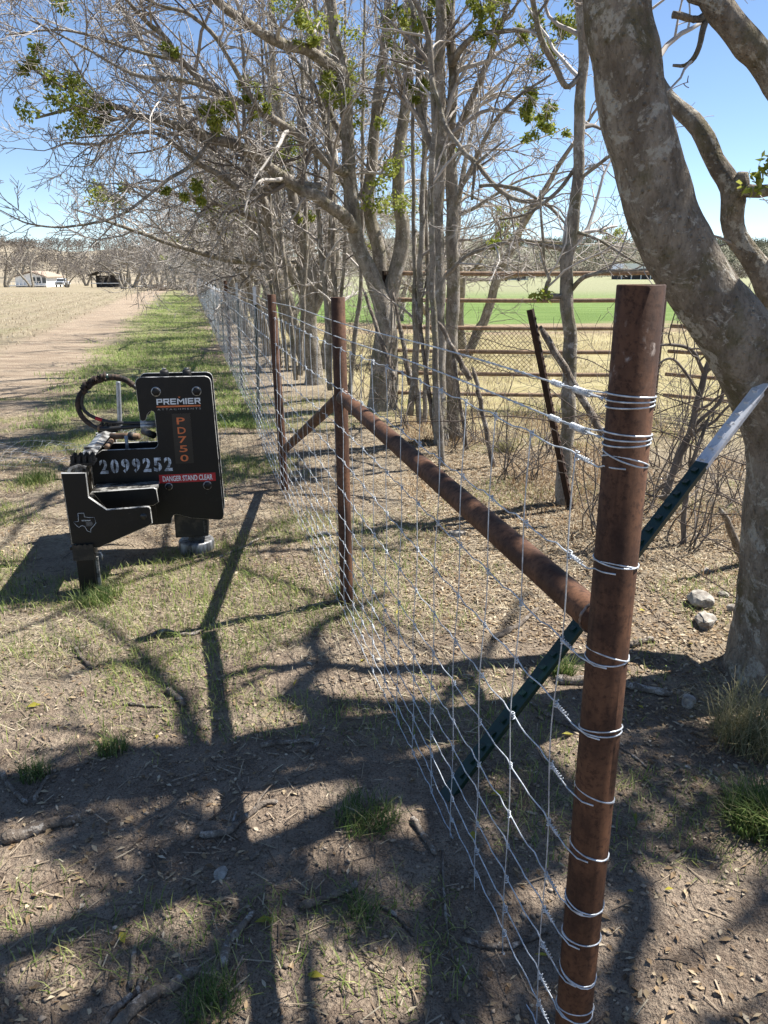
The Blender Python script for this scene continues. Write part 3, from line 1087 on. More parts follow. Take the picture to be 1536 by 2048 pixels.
def block_word(s, x0, x1, z0, z1, y, mat, parent, name):
    wd = {'I': .24, 'M': 1.25}
    tot = sum(wd.get(c, 1.0) for c in s) + .17 * (len(s) - 1)
    polys = []
    x = 0.0
    for c in s:
        w = wd.get(c, 1.0)
        cw = w if c != 'I' else 1.0
        for g in GL[c]:
            if isinstance(g, tuple):
                a, b, cc, d = g
                q = [(a, b), (cc, b), (cc, d), (a, d)]
            else:
                q = g
            polys.append([(x0 + (x + px * cw) / tot * (x1 - x0), z0 + pz * (z1 - z0)) for px, pz in q])
        x += w + .17
    return strokes(name, polys, y, mat, parent)


fp = [c for c in driver.children if c.name.startswith('side_plate')][0]
block_word('PREMIER', .333, .568, .884, .917, YF, M['white_print'], driver, 'brand_lettering')
strokes('brand_chevron', [[(.449, .926), (.463, .926), (.456, .917)]], YF, M['orange'], driver)
strokes('brand_bar', [[(.331, .869), (.567, .869), (.567, .878), (.331, .878)]], YF, M['orange'], driver)
lettering('brand_lettering', 'ATTACHMENTS', .334, .568, .853, .863, YF, M['grey_print'], driver, 0.0, 1.5)
stk = box('model_sticker', .408, .508, YF, .4839, .548, .832, M['sticker'], driver)
for ch, z in zip('PD750', (.791, .737, .685, .633, .579)):
    lettering('model_lettering', ch, .432 + (.791 - z) * .02, .476 + (.791 - z) * .02, z - .019, z + .019, YF - .0006, M['orange'], stk, 0.012)
# stencilled number
STX0, STX1 = -.006, .399
W = (STX1 - STX0) / 7
for i, ch in enumerate('2099252'):
    x0 = STX0 + i * W
    lettering('stencil_digit', ch, x0 + .004, x0 + W - .010, .508, .588, YF, M['stencil'], driver, 0.035)
    # gaps left by the stencil bridges
    if ch in '09':
        strokes('stencil_gap', [[(x0 + W * .40, .500), (x0 + W * .49, .500), (x0 + W * .49, .596), (x0 + W * .40, .596)]], YF - .0005, M['black_paint'], driver)
    elif ch == '2':
        strokes('stencil_gap', [[(x0 + .002, .526), (x0 + W * .9, .526), (x0 + W * .9, .5295), (x0 + .002, .5295)],
                                [(x0 + W * .34, .570), (x0 + W * .44, .570), (x0 + W * .44, .594), (x0 + W * .34, .594)]], YF - .0005, M['black_paint'], driver)
    else:
        strokes('stencil_gap', [[(x0 + W * .42, .500), (x0 + W * .50, .500), (x0 + W * .50, .566), (x0 + W * .42, .566)]], YF - .0005, M['black_paint'], driver)
lab = box('warning_label', .311, .623, YF, .4839, .438, .487, M['red'], driver)
lettering('warning_lettering', 'DANGER STAND CLEAR', .330, .606, .447, .479, YF - .0007, M['white_print'], lab, 0.022)
# state outline sticker on the near arm
TX = [(-.044, .427), (-.016, .427), (-.015, .407), (.005, .402), (.032, .402), (.036, .371), (.022, .355), (.008, .341), (.006, .324), (-.010, .333),
      (-.019, .356), (-.030, .362), (-.038, .360), (-.047, .352), (-.058, .364), (-.070, .382), (-.046, .385)]
tx = [(x, .0068, z) for x, z in TX]
tube_obj('state_outline', tx + [tx[0]], .0011, M['white_print'], driver, 4)
lettering('dealer_lettering', 'RF Bobcat', -.030, .012, .384, .391, .0066, M['white_print'], driver, 0.02)
strokes('dealer_lines', [[(-.012, .3760 - q * .006), (-.012 + wd, .3760 - q * .006), (-.012 + wd, .3778 - q * .006), (-.012, .3778 - q * .006)]
                         for q, wd in enumerate((.030, .034, .034, .028))], .0066, M['grey_print'], driver)

# ------------------------------------------------------------------ trees
def perp(d, rng):
    a = Vector((rng.gauss(0, 1), rng.gauss(0, 1), rng.gauss(0, 1)))
    a -= d * a.dot(d)
    if a.length < 1e-4:
        a = d.orthogonal()
    return a.normalized()


def walk(p, d, L, r0, r1, n, rng, curl=0.18, up=0.0):
    pts = [p.copy()]; rad = [r0]
    d = d.copy()
    st = L / (n - 1)
    for i in range(1, n):
        d = d + perp(d, rng) * rng.uniform(0, curl) * 1.6 + Vector((0, 0, up))
        d.normalize()
        p = p + d * st
        pts.append(p.copy()); rad.append(r0 + (r1 - r0) * i / (n - 1))
    return pts, rad


class TreeGen:
    """limbs are laid out by hand or by a rule; branches and twigs are grown along them"""

    def __init__(self, seed, rmin=0.0021, dens=1.0, rough=0.0025):
        self.rough = rough
        self.rng = random.Random(seed)
        self.wood = Tubes()      # trunk and limbs
        self.fine = Tubes()      # branches and twigs
        self.tips = []
        self.rmin = rmin
        self.dens = dens

    def limb(self, pts, radii, n=26, sides=12, knobbly=0.06, bristle=True, start=0.3, L1=1.1, spread=1.0, per_m=3.2, up=0.02, lumps=True):
        P = smooth_path(pts, n)
        rr = np.interp(np.linspace(0, 1, n), np.linspace(0, 1, len(radii)), radii)
        if lumps:
            length = float(np.sum(np.linalg.norm(np.diff(P, axis=0), axis=1)))
            sarr = np.concatenate([[0], np.cumsum(np.linalg.norm(np.diff(P, axis=0), axis=1))])
            ph = [self.rng.uniform(0, 6.28) for _ in range(9)]
            w0 = 2 * math.pi / max(.25, 6 * float(np.mean(rr)))
            rr = rr * (1 + knobbly * (np.sin(sarr * w0 * .7 + ph[0]) * .6 + np.sin(sarr * w0 * 1.9 + ph[1]) * .4))
            for ax in range(3):
                wob = (np.sin(sarr * w0 * .33 + ph[2 + ax]) * .6 + np.sin(sarr * w0 * .8 + ph[5 + ax]) * .3) * rr * min(.5, knobbly * 6)
                wob[0] = 0
                P[:, ax] += wob
        V = [Vector(p) for p in P]
        self.wood.add(V, list(rr), sides)
        if bristle:
            self.bristle(V, rr, start, L1, per_m, up, spread)
        return V, rr

    def bristle(self, V, rr, start=0.3, L1=1.1, per_m=3.2, up=0.02, spread=1.0, level=1):
        rng = self.rng
        length = sum((V[i + 1] - V[i]).length for i in range(len(V) - 1))
        n = max(1, int(length * (1 - start) * per_m * self.dens))
        for _ in range(n):
            t = start + (1 - start) * rng.random()
            f = t * (len(V) - 1); i = min(int(f), len(V) - 2)
            p = V[i].lerp(V[i + 1], f - i)
            d = (V[i + 1] - V[i]).normalized()
            rpar = rr[i]
            self.branch(p, d, L1 * rng.uniform(0.45, 1.25) * (1.1 - 0.35 * t), min(rpar * 0.55, 0.022 * rng.uniform(.6, 1.2)), level, up, spread)

    def branch(self, p, d, L, r, level, up, spread):
        rng = self.rng
        ang = rng.uniform(0.55, 1.15) * spread
        nd = (d * math.cos(ang) + perp(d, rng) * math.sin(ang)).normalized()
        r = max(r, self.rmin * 1.1)
        if level == 1:
            n = 8; k = 5; curl = 0.30
        elif level == 2:
            n = 6; k = 4 if r > 0.004 else 3; curl = 0.26
        else:
            n = 4; k = 3; curl = 0.20
        pts, rad = walk(p, nd, L, r, max(self.rmin * 0.8, r * 0.35), n, rng, curl, up)
        self.fine.add(pts, rad, k)
        if level >= 3:
            self.tips.append(pts[-1])
            return
        m = {1: 7.5, 2: 13.0}[level] * self.dens
        nn = max(2, int(L * m * rng.uniform(.7, 1.3)))
        for q in range(nn):
            t = rng.uniform(0.15, 1.0)
            f = t * (n - 1); i = min(int(f), n - 2)
            b = pts[i].lerp(pts[i + 1], f - i)
            dd = (pts[i + 1] - pts[i]).normalized()
            self.branch(b, dd, L * rng.uniform(0.30, 0.58) * (1.15 - 0.5 * t), rad[i] * 0.52, level + 1, up, spread)

    def upper(self, x, y, z0, z1, n, length, r):
        """upper limbs above the picture; their shade dapples the ground beside the fence"""
        for i in range(n):
            az = 6.28 * i / n + self.rng.uniform(-.5, .5)
            z = self.rng.uniform(z0, z1)
            d = Vector((math.cos(az), math.sin(az), self.rng.uniform(.15, .6))).normalized()
            pts = [Vector((x, y, z))]
            for q in range(5):
                d = (d + perp(d, self.rng) * .22).normalized()
                pts.append(pts[-1] + d * length / 5)
            self.limb(pts, [r, r * .85, r * .7, r * .5, r * .25], 18, 6, .06, True, .15, .8, 1, 3.0)

    def build(self, name, label, cat='tree', group=None, bark='bark', twig='twig', base=(0, 0, 0)):
        root = empty(name, base)
        off = np.array(base, float)
        Vw, Fw = self.wood.arrays()
        sc_ = self.rough
        if sc_:
            for w_, a_ in ((9.0, 1.0), (23.0, .55), (51.0, .3)):
                ph_ = [self.rng.uniform(0, 6) for _ in range(6)]
                for ax in range(3):
                    b1, b2 = (ax + 1) % 3, (ax + 2) % 3
                    Vw[:, ax] += sc_ * a_ * np.sin(Vw[:, b1] * w_ + ph_[ax] + 1.7 * np.sin(Vw[:, b2] * w_ * .6 + ph_[ax])) * np.sin(Vw[:, b2] * w_ * .8 + ph_[ax + 3])
        link('trunk', mesh_np('trunk', Vw - off, Fw), M[bark], root, True)
        if self.fine.g:
            Vf, Ff = self.fine.arrays(False)
            link('crown', mesh_np('crown', Vf - off, Ff), M[twig], root, True)
        tag(root, label, cat, group)
        return root


def leaf_cloud(centres, n_each, rad, size, rng, droop=0.2, flat=(1, 1, 0.8)):
    """leaf-shaped folded faces spread through balls"""
    n = len(centres) * n_each
    rs = np.random.RandomState(rng.randint(0, 10 ** 6))
    C = np.repeat(np.array([tuple(c) for c in centres], float), n_each, 0)
    D = rs.normal(size=(n, 3)); D /= np.linalg.norm(D, axis=1, keepdims=True)
    rr = np.repeat(np.array(rad if hasattr(rad, '__len__') else [rad] * len(centres)), n_each)
    P = C + D * (rs.rand(n, 1) ** 0.45) * rr[:, None] * np.array(flat)
    a = rs.normal(size=(n, 3)); a[:, 2] -= droop; a /= np.linalg.norm(a, axis=1, keepdims=True)
    b = np.cross(a, rs.normal(size=(n, 3))); b /= np.linalg.norm(b, axis=1, keepdims=True)
    nn = np.cross(a, b)
    s = size * rs.uniform(.6, 1.3, (n, 1))
    V = np.stack([P, P + a * s * .45 + b * s * .26 + nn * s * .05, P + a * s, P + a * s * .45 - b * s * .26 + nn * s * .05], 1).reshape(-1, 3)
    F = np.arange(4 * n).reshape(n, 4)
    return V, F


def add_leaves(root, centres, n_each, rad, size, mat, name='leaves', seed=1, flat=(1, 1, .8)):
    rg_ = random.Random(seed)
    if name != 'leaves' or n_each > 150:
        rl_ = rad if hasattr(rad, '__len__') else [rad] * len(centres)
        c2, r2 = [], []
        for c, r in zip(centres, rl_):
            for _ in range(5):
                d = Vector((rg_.gauss(0, 1), rg_.gauss(0, 1), rg_.gauss(-.15, .9))) * r * .62
                c2.append(Vector(c) + d); r2.append(r * rg_.uniform(.25, .62))
        centres, rad, n_each = c2, r2, max(8, n_each // 5)
    V, F = leaf_cloud(centres, n_each, rad, size, rg_, 0.3, flat)
    V = V - np.array(tuple(root.location))
    o = link(name, mesh_np(name, V, [F]), mat, root)
    o['kind'] = 'stuff'
    return o


# ---- the big leaning tree on the right
YB = 2.85
tA = TreeGen(3, 0.0022, 1.0, 0.0055)
flare = [(1552, 1450), (1562, 1380), (1578, 1290), (1592, 1150), (1602, 1000), (1597, 885), (1563, 775), (1503, 682), (1446, 602), (1393, 520),
         (1344, 420), (1297, 250), (1268, 120), (1248, 0)]
ptsA = [at(u - (26 if 150 < v < 800 else 14), v, YB) for u, v in flare]
ptsA += [Vector((0.72, 2.86, 2.9)), Vector((0.62, 2.9, 3.5)), Vector((0.66, 2.95, 4.3)), Vector((0.9, 3.0, 5.2)), Vector((1.0, 3.1, 6.2))]
radA = [0.30, 0.25, 0.21, 0.18, 0.168, 0.156, 0.142, 0.130, 0.121, 0.116, 0.112, 0.109, 0.107, 0.106, 0.106, 0.125, 0.11, 0.085, 0.05]
tA.limb(ptsA, radA, 170, 60, 0.02, False)
# second stem behind it, with a broken stub and a side limb
stem2 = [at(1630, 900, 3.15), at(1590, 700, 3.3), at(1524, 565, 3.35), at(1478, 455, 3.35), at(1462, 384, 3.35), at(1408, 296, 3.4), at(1350, 200, 3.45), at(1290, 100, 3.5), at(1240, -60, 3.5)]
tA.limb(stem2, [0.08, 0.06, 0.046, 0.042, 0.044, 0.038, 0.03, 0.024, 0.02], 40, 14, 0.07, True, 0.6, 0.8, 1.0, 3.0)
tA.limb([at(1466, 400, 3.35), at(1478, 370, 3.33), at(1484, 346, 3.32)], [0.04, 0.035, 0.02], 8, 10, 0.05, False)
tA.limb([at(1466, 372, 3.35), at(1500, 384, 3.3), at(1545, 378, 3.2), at(1600, 350, 3.1)], [0.032, 0.026, 0.024, 0.02], 14, 10, 0.06, True, 0.3, 0.7, 1.0, 5)
tA.limb([at(1520, 560, 3.35), at(1545, 520, 3.3), at(1580, 480, 3.2)], [0.02, 0.014, 0.01], 12, 8, 0.06, True, 0.2, 0.7, 1, 5)
# heavy limb crossing the top right corner
tA.limb([at(1640, 330, 2.75), at(1580, 190, 2.75), at(1536, 122, 2.75), at(1500, 84, 2.75), at(1466, 46, 2.75), at(1417, -4, 2.75), at(1380, -60, 2.8), Vector((1.0, 2.9, 3.0)), Vector((0.95, 3.0, 3.9))],
        [0.06, 0.05, 0.046, 0.045, 0.042, 0.04, 0.04, 0.036, 0.03], 40, 14, 0.06, True, 0.55, 0.9, 1, 2.5)
# twisted branch hanging behind the trunk, top right
tA.limb([at(1345, 30, 3.3), at(1395, 40, 3.3), at(1420, 18, 3.35), at(1408, 60, 3.3), at(1395, 105, 3.3), at(1372, 128, 3.3), at(1345, 130, 3.3)],
        [0.014, 0.013, 0.012, 0.013, 0.011, 0.008, 0.005], 22, 8, 0.08, True, 0.3, 0.7, 1, 5)
# overhead limbs out of the picture whose shade lies across the foreground
over = [[(1.60, 2.9, 1.9), (2.1, 3.0, 3.2), (2.5, 3.1, 4.3), (2.3, 2.8, 5.6), (2.0, 2.6, 6.8)],
        [(2.1, 3.0, 3.2), (2.7, 2.7, 4.0), (3.1, 2.6, 5.0), (3.4, 2.8, 6.2)],
        [(0.62, 2.9, 3.4), (1.1, 2.7, 3.9), (1.7, 2.5, 4.4), (2.2, 2.2, 4.9)],
        [(2.5, 3.1, 4.3), (3.0, 3.6, 5.0), (3.2, 4.3, 5.9)],
        [(0.66, 2.95, 4.3), (0.2, 3.0, 5.0), (-0.2, 3.2, 5.8)],
        [(2.1, 3.0, 3.2), (2.4, 2.4, 3.7), (2.5, 1.9, 4.3)]]
for i, o_ in enumerate(over):
    r0 = 0.10 if i == 0 else 0.055
    tA.limb([Vector(q) for q in o_], [r0, r0 * .8, r0 * .6, r0 * .4], 22, 10, 0.06, False)
big = tA.build('big_leaning_tree', 'thick leaning tree trunk with lichen patches behind the corner post', 'tree', None, 'bark_big', 'twig', (1.60, 2.85, 0))
# unseen leaf clusters, added and laid out to cast shade on the foreground soil
LITP = [(520, 1660, 48, 55), (690, 1600, 100, 48), (640, 1665, 60, 55), (60, 1745, 95, 55), (60, 1830, 60, 25), (225, 1800, 70, 20), (335, 1830, 55, 14),
        (705, 1985, 140, 80), (560, 2015, 55, 50), (20, 1920, 50, 60), (150, 1880, 28, 15), (1420, 1880, 140, 130), (870, 1560, 25, 30), (1180, 1540, 50, 30),
        (1000, 1560, 30, 22), (830, 1890, 45, 40), (1330, 1610, 35, 20), (1490, 1690, 50, 22), (390, 1590, 30, 14), (270, 1640, 35, 10), (480, 1760, 25, 16), (900, 1720, 22, 30), (1040, 1900, 25, 30)]
TOPL = ([0, 100, 200, 300, 400, 470, 560, 650, 750, 850, 950, 1050, 1150, 1250, 1536], [1520, 1480, 1450, 1490, 1480, 1490, 1450, 1430, 1410, 1440, 1490, 1470, 1500, 1440, 1420])
rsh = random.Random(12)
cs = []; rs_ = []
gy0 = 1.22
while gy0 < 2.75:
    gx0 = -1.75
    while gx0 < 1.75:
        x = gx0 + rsh.uniform(-.05, .05); y = gy0 + rsh.uniform(-.05, .05)
        d_ = y * CP + EYE * SP
        u = 768 + FPX * x / d_; v = 1024 - FPX * (y * SP - EYE * CP) / d_
        lit_ = any(((u - a) / c) ** 2 + ((v - b) / d) ** 2 < 1.75 for a, b, c, d in LITP)
        if not lit_ and v > np.interp(u, *TOPL) + 25 and rsh.random() < .93:
            h = rsh.uniform(3.7, 5.4)
            cs.append(Vector((x, y, 0)) + SUN * (h / SUN.z)); rs_.append(rsh.uniform(.07, .12))
        gx0 += .125
    gy0 += .125
add_leaves(big, cs, 95, rs_, 0.062, M['shade_leaf'], 'leaves', 4)
# unseen limbs, added and shaped to throw the separate branch shadows nearer the driver
def shade_limb(px, h0, h1, r0, r1):
    n_ = len(px)
    return [on_ground(u, v) + SUN * ((h0 + (h1 - h0) * i / (n_ - 1)) / SUN.z) for i, (u, v) in enumerate(px)], [r0, (r0 + r1) / 2, r1]
big_over = TreeGen(55, 0.0022, .8)
for px, h0, h1, r0, r1 in (([(560, 1540), (430, 1500), (386, 1457), (371, 1408), (337, 1368), (287, 1329), (218, 1322), (120, 1350)], 4.6, 5.2, .05, .02),
                           ([(337, 1368), (280, 1300), (233, 1269), (188, 1240), (120, 1215)], 4.9, 5.4, .03, .014),
                           ([(700, 1470), (640, 1440), (590, 1400), (612, 1366), (636, 1329), (626, 1274), (690, 1225), (760, 1200)], 4.6, 5.6, .055, .03),
                           ([(590, 1400), (660, 1410), (760, 1405), (880, 1415), (1000, 1440)], 4.8, 4.6, .05, .05),
                           ([(880, 1415), (960, 1330), (1010, 1250), (1050, 1190)], 4.8, 5.4, .03, .016),
                           ([(0, 1600), (150, 1540), (250, 1500), (430, 1500)], 4.4, 4.6, .03, .05),
                           ([(620, 1900), (628, 1970), (640, 2060)], 4.0, 4.0, .025, .025), ([(1000, 1440), (1120, 1560), (1250, 1700), (1280, 1850), (1300, 2050)], 4.6, 4.0, .05, .04),
                           ([(1536, 1780), (1470, 1840), (1400, 1880), (1330, 1905)], 4.0, 4.2, .018, .008), ([(1560, 1960), (1480, 1985), (1400, 1990)], 4.0, 4.2, .016, .008)):
    P_, R_ = shade_limb(px, h0, h1, r0, r1)
    big_over.limb(P_, R_, 30, 8, .08, h0 > 4.3, .05, .5, 1, 1.6)
Vo, Fo = big_over.wood.arrays()
link('overhead_shade_limb', mesh_np('overhead_shade_limb', Vo - np.array((1.60, 2.85, 0)), Fo), M['bark_big'], big, True)
Vo, Fo = big_over.fine.arrays(False)
link('crown', mesh_np('crown', Vo - np.array((1.60, 2.85, 0)), Fo), M['twig'], big, True)
add_leaves(big, [at(1522, 345, 3.2), at(1505, 372, 3.2), at(1535, 322, 3.2)], 22, .045, 0.038, M['leaf'], 'leaves', 5)

# ---- clump of stems in the middle
YC = 9.2
tB = TreeGen(11, 0.0028, 1.32)


def L(lst, y0, y1=None):
    y1 = y0 if y1 is None else y1
    n = len(lst)
    return [at(u, v, y0 + (y1 - y0) * i / (n - 1)) for i, (u, v) in enumerate(lst)]


tB.limb(L([(757, 838), (757, 800), (759, 735), (770, 660), (766, 605), (742, 548), (720, 503), (707, 448), (703, 380), (697, 290), (690, 190), (672, 90), (660, -40), (668, -160)], YC),
        [0.160, 0.132, 0.120, 0.112, 0.104, 0.092, 0.084, 0.080, 0.076, 0.072, 0.068, 0.060, 0.048, 0.032], 46, 18, .035, True, .5, 1.1, 1, 2.6)
tB.limb(L([(779, 840), (778, 760), (778, 680), (780, 610), (788, 560), (801, 503), (803, 443), (798, 400), (800, 300), (812, 180), (820, 60), (815, -80)], YC + .1),
        [0.120, 0.104, 0.096, 0.096, 0.092, 0.088, 0.080, 0.072, 0.064, 0.056, 0.048, 0.036], 44, 16, .035, True, .5, 1.0, 1, 2.6)
tB.limb(L([(764, 590), (758, 533), (754, 489), (742, 435), (738, 380), (748, 270), (762, 150), (775, 20), (790, -120)], YC + .2),
        [0.088, 0.080, 0.076, 0.072, 0.068, 0.060, 0.052, 0.044, 0.032], 36, 14, .035, True, .35, 1.0, 1, 2.6)
# the long limb reaching left over the driver
tB.limb(L([(704, 452), (698, 443), (651, 406), (573, 359), (495, 302), (427, 276), (365, 255), (271, 229), (234, 214), (156, 214), (70, 236)], YC, 7.3),
        [0.080, 0.072, 0.066, 0.060, 0.054, 0.048, 0.040, 0.034, 0.027, 0.018, 0.008], 48, 14, .06, True, .12, 1.15, 1, 5.0)
tB.limb(L([(234, 214), (180, 190), (110, 165), (40, 120)], 7.6, 7.2), [0.020, 0.016, 0.012, 0.006], 16, 8, .05, True, .1, .9, 1, 6)
tB.limb(L([(700, 350), (667, 333), (589, 266), (521, 224), (443, 188), (365, 125), (333, 78), (281, 31), (230, -30)], YC, 7.6),
        [0.056, 0.050, 0.044, 0.040, 0.035, 0.029, 0.024, 0.019, 0.010], 40, 12, .06, True, .12, 1.15, 1, 5.0)
tB.limb(L([(690, 150), (625, 104), (563, 89), (500, 47), (453, 21), (400, -30)], YC, 8.0), [0.060, 0.056, 0.052, 0.048, 0.040, 0.028], 30, 12, .05, True, .15, 1.1, 1, 4.5)
tB.limb(L([(640, 372), (573, 365), (500, 385), (443, 354), (391, 323), (323, 271), (262, 268), (150, 275)], YC - .3, 7.6), [0.040, 0.038, 0.034, 0.029, 0.024, 0.016, 0.011, 0.006], 36, 10, .06, True, .15, 1.1, 1, 4.6)
tB.limb(L([(443, 188), (365, 160), (270, 150), (170, 95), (60, 40)], 8.0, 7.2), [0.024, 0.021, 0.016, 0.011, 0.006], 26, 8, .06, True, .1, 1.1, 1, 5.5)
tB.limb(L([(521, 224), (440, 90), (380, 30), (320, 10), (240, -20)], 8.2, 7.6), [0.024, 0.021, 0.018, 0.013, 0.008], 26, 8, .06, True, .1, 1.1, 1, 5.0)
tB.limb(L([(427, 276), (380, 330), (330, 365), (240, 430), (150, 452), (60, 448), (0, 420)], 8.1, 6.8), [0.021, 0.018, 0.015, 0.012, 0.010, 0.007, 0.004], 36, 8, .06, True, .15, .75, 1, 5.0)
tB.limb(L([(365, 125), (250, 95), (130, 60), (10, 70)], 7.8, 7.2), [0.018, 0.014, 0.010, 0.006], 26, 8, .06, True, .05, 1.0, 1, 5.5)
tB.limb(L([(697, 290), (655, 215), (640, 120), (610, 20), (590, -60)], YC + .2), [0.040, 0.035, 0.032, 0.027, 0.020], 26, 10, .05, True, .2, 1.0, 1, 3.5)
tB.limb(L([(703, 400), (668, 320), (650, 250), (628, 170), (560, 80), (540, -20)], YC + .3), [0.036, 0.032, 0.029, 0.024, 0.020, 0.014], 26, 10, .05, True, .2, 1.0, 1, 3.5)
tB.limb(L([(271, 229), (240, 262), (205, 285), (180, 330), (120, 330)], 7.7, 7.3), [0.013, 0.010, 0.009, 0.006, 0.004], 20, 6, .06, True, .1, .9, 1, 6)
clump = tB.build('multi_stem_tree', 'grey multi-stem tree with a long limb reaching left above the post driver', 'tree', None, 'bark', 'twig', (-0.05, 9.2, 0))
mist = [(92, 172, 7.3, .30), (125, 205, 7.3, .24), (108, 140, 7.3, .16), (375, 362, 8.0, .15), (440, 225, 8.0, .18), (430, 250, 8, .14), (800, 385, 9.0, .36), (820, 340, 9.0, .24),
        (690, 60, 9.2, .26), (640, 150, 9.2, .20), (590, 20, 8.6, .20), (200, 215, 7.6, .10), (345, 105, 7.8, .08), (520, 205, 8.3, .12), (720, 225, 9.1, .2), (600, 55, 8.8, .14), (845, 120, 9.2, .18), (780, 90, 9.2, .2)]
add_leaves(clump, [at(u, v, y) for u, v, y, r in mist], 520, [r for *_, r in mist], 0.045, M['leaf'], 'mistletoe', 8)

# ---- straight pair of slender trunks
tC = TreeGen(21, 0.0026, 1.35)
tC.limb(L([(886, 905), (884, 880), (877, 790), (879, 681), (876, 571), (874, 462), (877, 380), (881, 283), (880, 151), (882, 50), (880, -60), (890, -180)], 7.3),
        [.088, .075, .066, .063, .062, .060, .058, .055, .05, .045, .04, .03], 50, 16, .03, True, .55, .9, 1, 2.8)
pairB = TreeGen(22, 0.0026, 1.35)
pairB.limb(L([(906, 880), (905, 763), (903, 653), (908, 571), (904, 462), (903, 380), (899, 280), (906, 150), (901, 40), (908, -80)], 7.5),
           [.07, .062, .060, .062, .058, .055, .05, .045, .04, .03], 46, 16, .03, True, .5, .9, 1, 3.0)
tC.limb(L([(879, 560), (930, 515), (985, 492), (1015, 483)], 7.3, 6.9), [.02, .017, .016, .012], 18, 8, .08, True, .2, .6, 1, 6)
tC.limb(L([(874, 330), (840, 220), (835, 100), (820, -30)], 7.3, 7.6), [.035, .03, .026, .02], 26, 10, .05, True, .2, .9, 1, 4)
pairB.limb(L([(900, 300), (930, 230), (960, 160), (1000, 60), (1030, -40)], 7.5, 7.2), [.035, .03, .026, .022, .016], 26, 10, .05, True, .15, .9, 1, 4)
pairB.limb(L([(903, 130), (925, 92), (960, 70), (1020, 62), (1090, 58)], 7.4, 6.8), [.03, .026, .022, .018, .01], 24, 8, .06, True, .2, .8, 1, 5)
pairB.limb(L([(903, 420), (945, 330), (985, 250), (1040, 190), (1100, 150)], 7.5, 6.9), [.024, .02, .017, .012, .008], 24, 8, .06, True, .15, .8, 1, 5)
tC.upper(.62, 7.3, 3.9, 5.2, 7, 2.3, .035)
pairB.upper(.70, 7.5, 4.0, 5.4, 7, 2.4, .035)
trC = tC.build('slender_tree', 'slim straight pale trunk, left of the close pair behind the brace', 'tree', 'close pair of slender trunks', base=(0.57, 7.3, 0))
trP = pairB.build('slender_tree', 'slim straight trunk, right of the close pair behind the brace', 'tree', 'close pair of slender trunks', base=(0.66, 7.5, 0))
add_leaves(trC, [at(u, v, 7.4) for u, v in ((800, 60), (835, 20), (870, 15), (985, 490), (830, 180))], 420, [.16, .18, .14, .04, .1], .036, M['leaf'], 'leaves', 9)
add_leaves(trP, [at(u, v, 7.0) for u, v in ((1065, 215), (1085, 260), (1060, 190), (960, 30), (1000, 20), (1110, 60), (1130, 30), (1100, 110), (1060, 40), (1095, 235))], 420,
           [.10, .12, .08, .14, .14, .13, .13, .12, .12, .07], .036, M['leaf'], 'leaves', 10)

# ---- thin bare tree with snaggy side limbs
tD = TreeGen(31, 0.0020, 1.25)
tD.limb(L([(1126, 1035), (1128, 1000), (1131, 900), (1136, 800), (1143, 700), (1131, 625), (1133, 545), (1142, 490), (1150, 400), (1160, 280), (1163, 180), (1165, 90), (1160, 0), (1165, -120)], 5.2),
        [.062, .055, .050, .048, .046, .043, .042, .045, .036, .034, .032, .030, .028, .02], 60, 14, .06, True, .45, .8, 1, 4.0)
tD.limb(L([(1128, 590), (1104, 590), (1090, 594), (1096, 566), (1101, 556), (1090, 530), (1086, 490), (1082, 440), (1080, 380)], 5.2, 5.0), [.022, .02, .016, .013, .012, .011, .010, .008, .006], 30, 8, .09, True, .3, .5, 1, 6)
tD.limb(L([(1138, 585), (1160, 562), (1183, 551), (1234, 542), (1303, 539)], 5.2, 4.9), [.017, .015, .013, .011, .007], 24, 8, .06, True, .2, .5, 1, 6)
tD.limb(L([(1138, 497), (1118, 495), (1098, 492), (1078, 489)], 5.2, 5.1), [.02, .016, .014, .011], 12, 8, .1, True, .3, .5, 1, 5)
tD.limb(L([(1150, 462), (1200, 480), (1250, 515), (1300, 535)], 5.2, 4.9), [.012, .010, .008, .006], 20, 6, .08, True, .2, .5, 1, 6)
tD.limb(L([(1155, 330), (1113, 384), (1060, 425), (1000, 440)], 5.2, 5.4), [.014, .012, .010, .006], 20, 6, .08, True, .2, .6, 1, 6)
tD.limb(L([(1153, 362), (1225, 308), (1290, 255)], 5.2, 4.8), [.012, .010, .006], 18, 6, .08, True, .2, .6, 1, 6)
tD.limb(L([(1160, 150), (1134, 174), (1105, 120), (1083, 76), (1066, 10), (1050, -60)], 5.2, 5.0), [.014, .019, .019, .018, .016, .012], 26, 8, .08, True, .2, .5, 1, 4)
tD.upper(1.33, 5.2, 3.4, 4.6, 7, 1.9, .024)
thin = tD.build('thin_tree', 'thin bare tree with crooked snaggy side limbs, left of the corner post', 'tree', None, 'bark', 'twig', (1.28, 5.24, 0))
add_leaves(thin, [at(1072, 590, 5.1), at(1090, 588, 5.1)], 30, .05, .04, M['leaf'], 'leaves', 12)

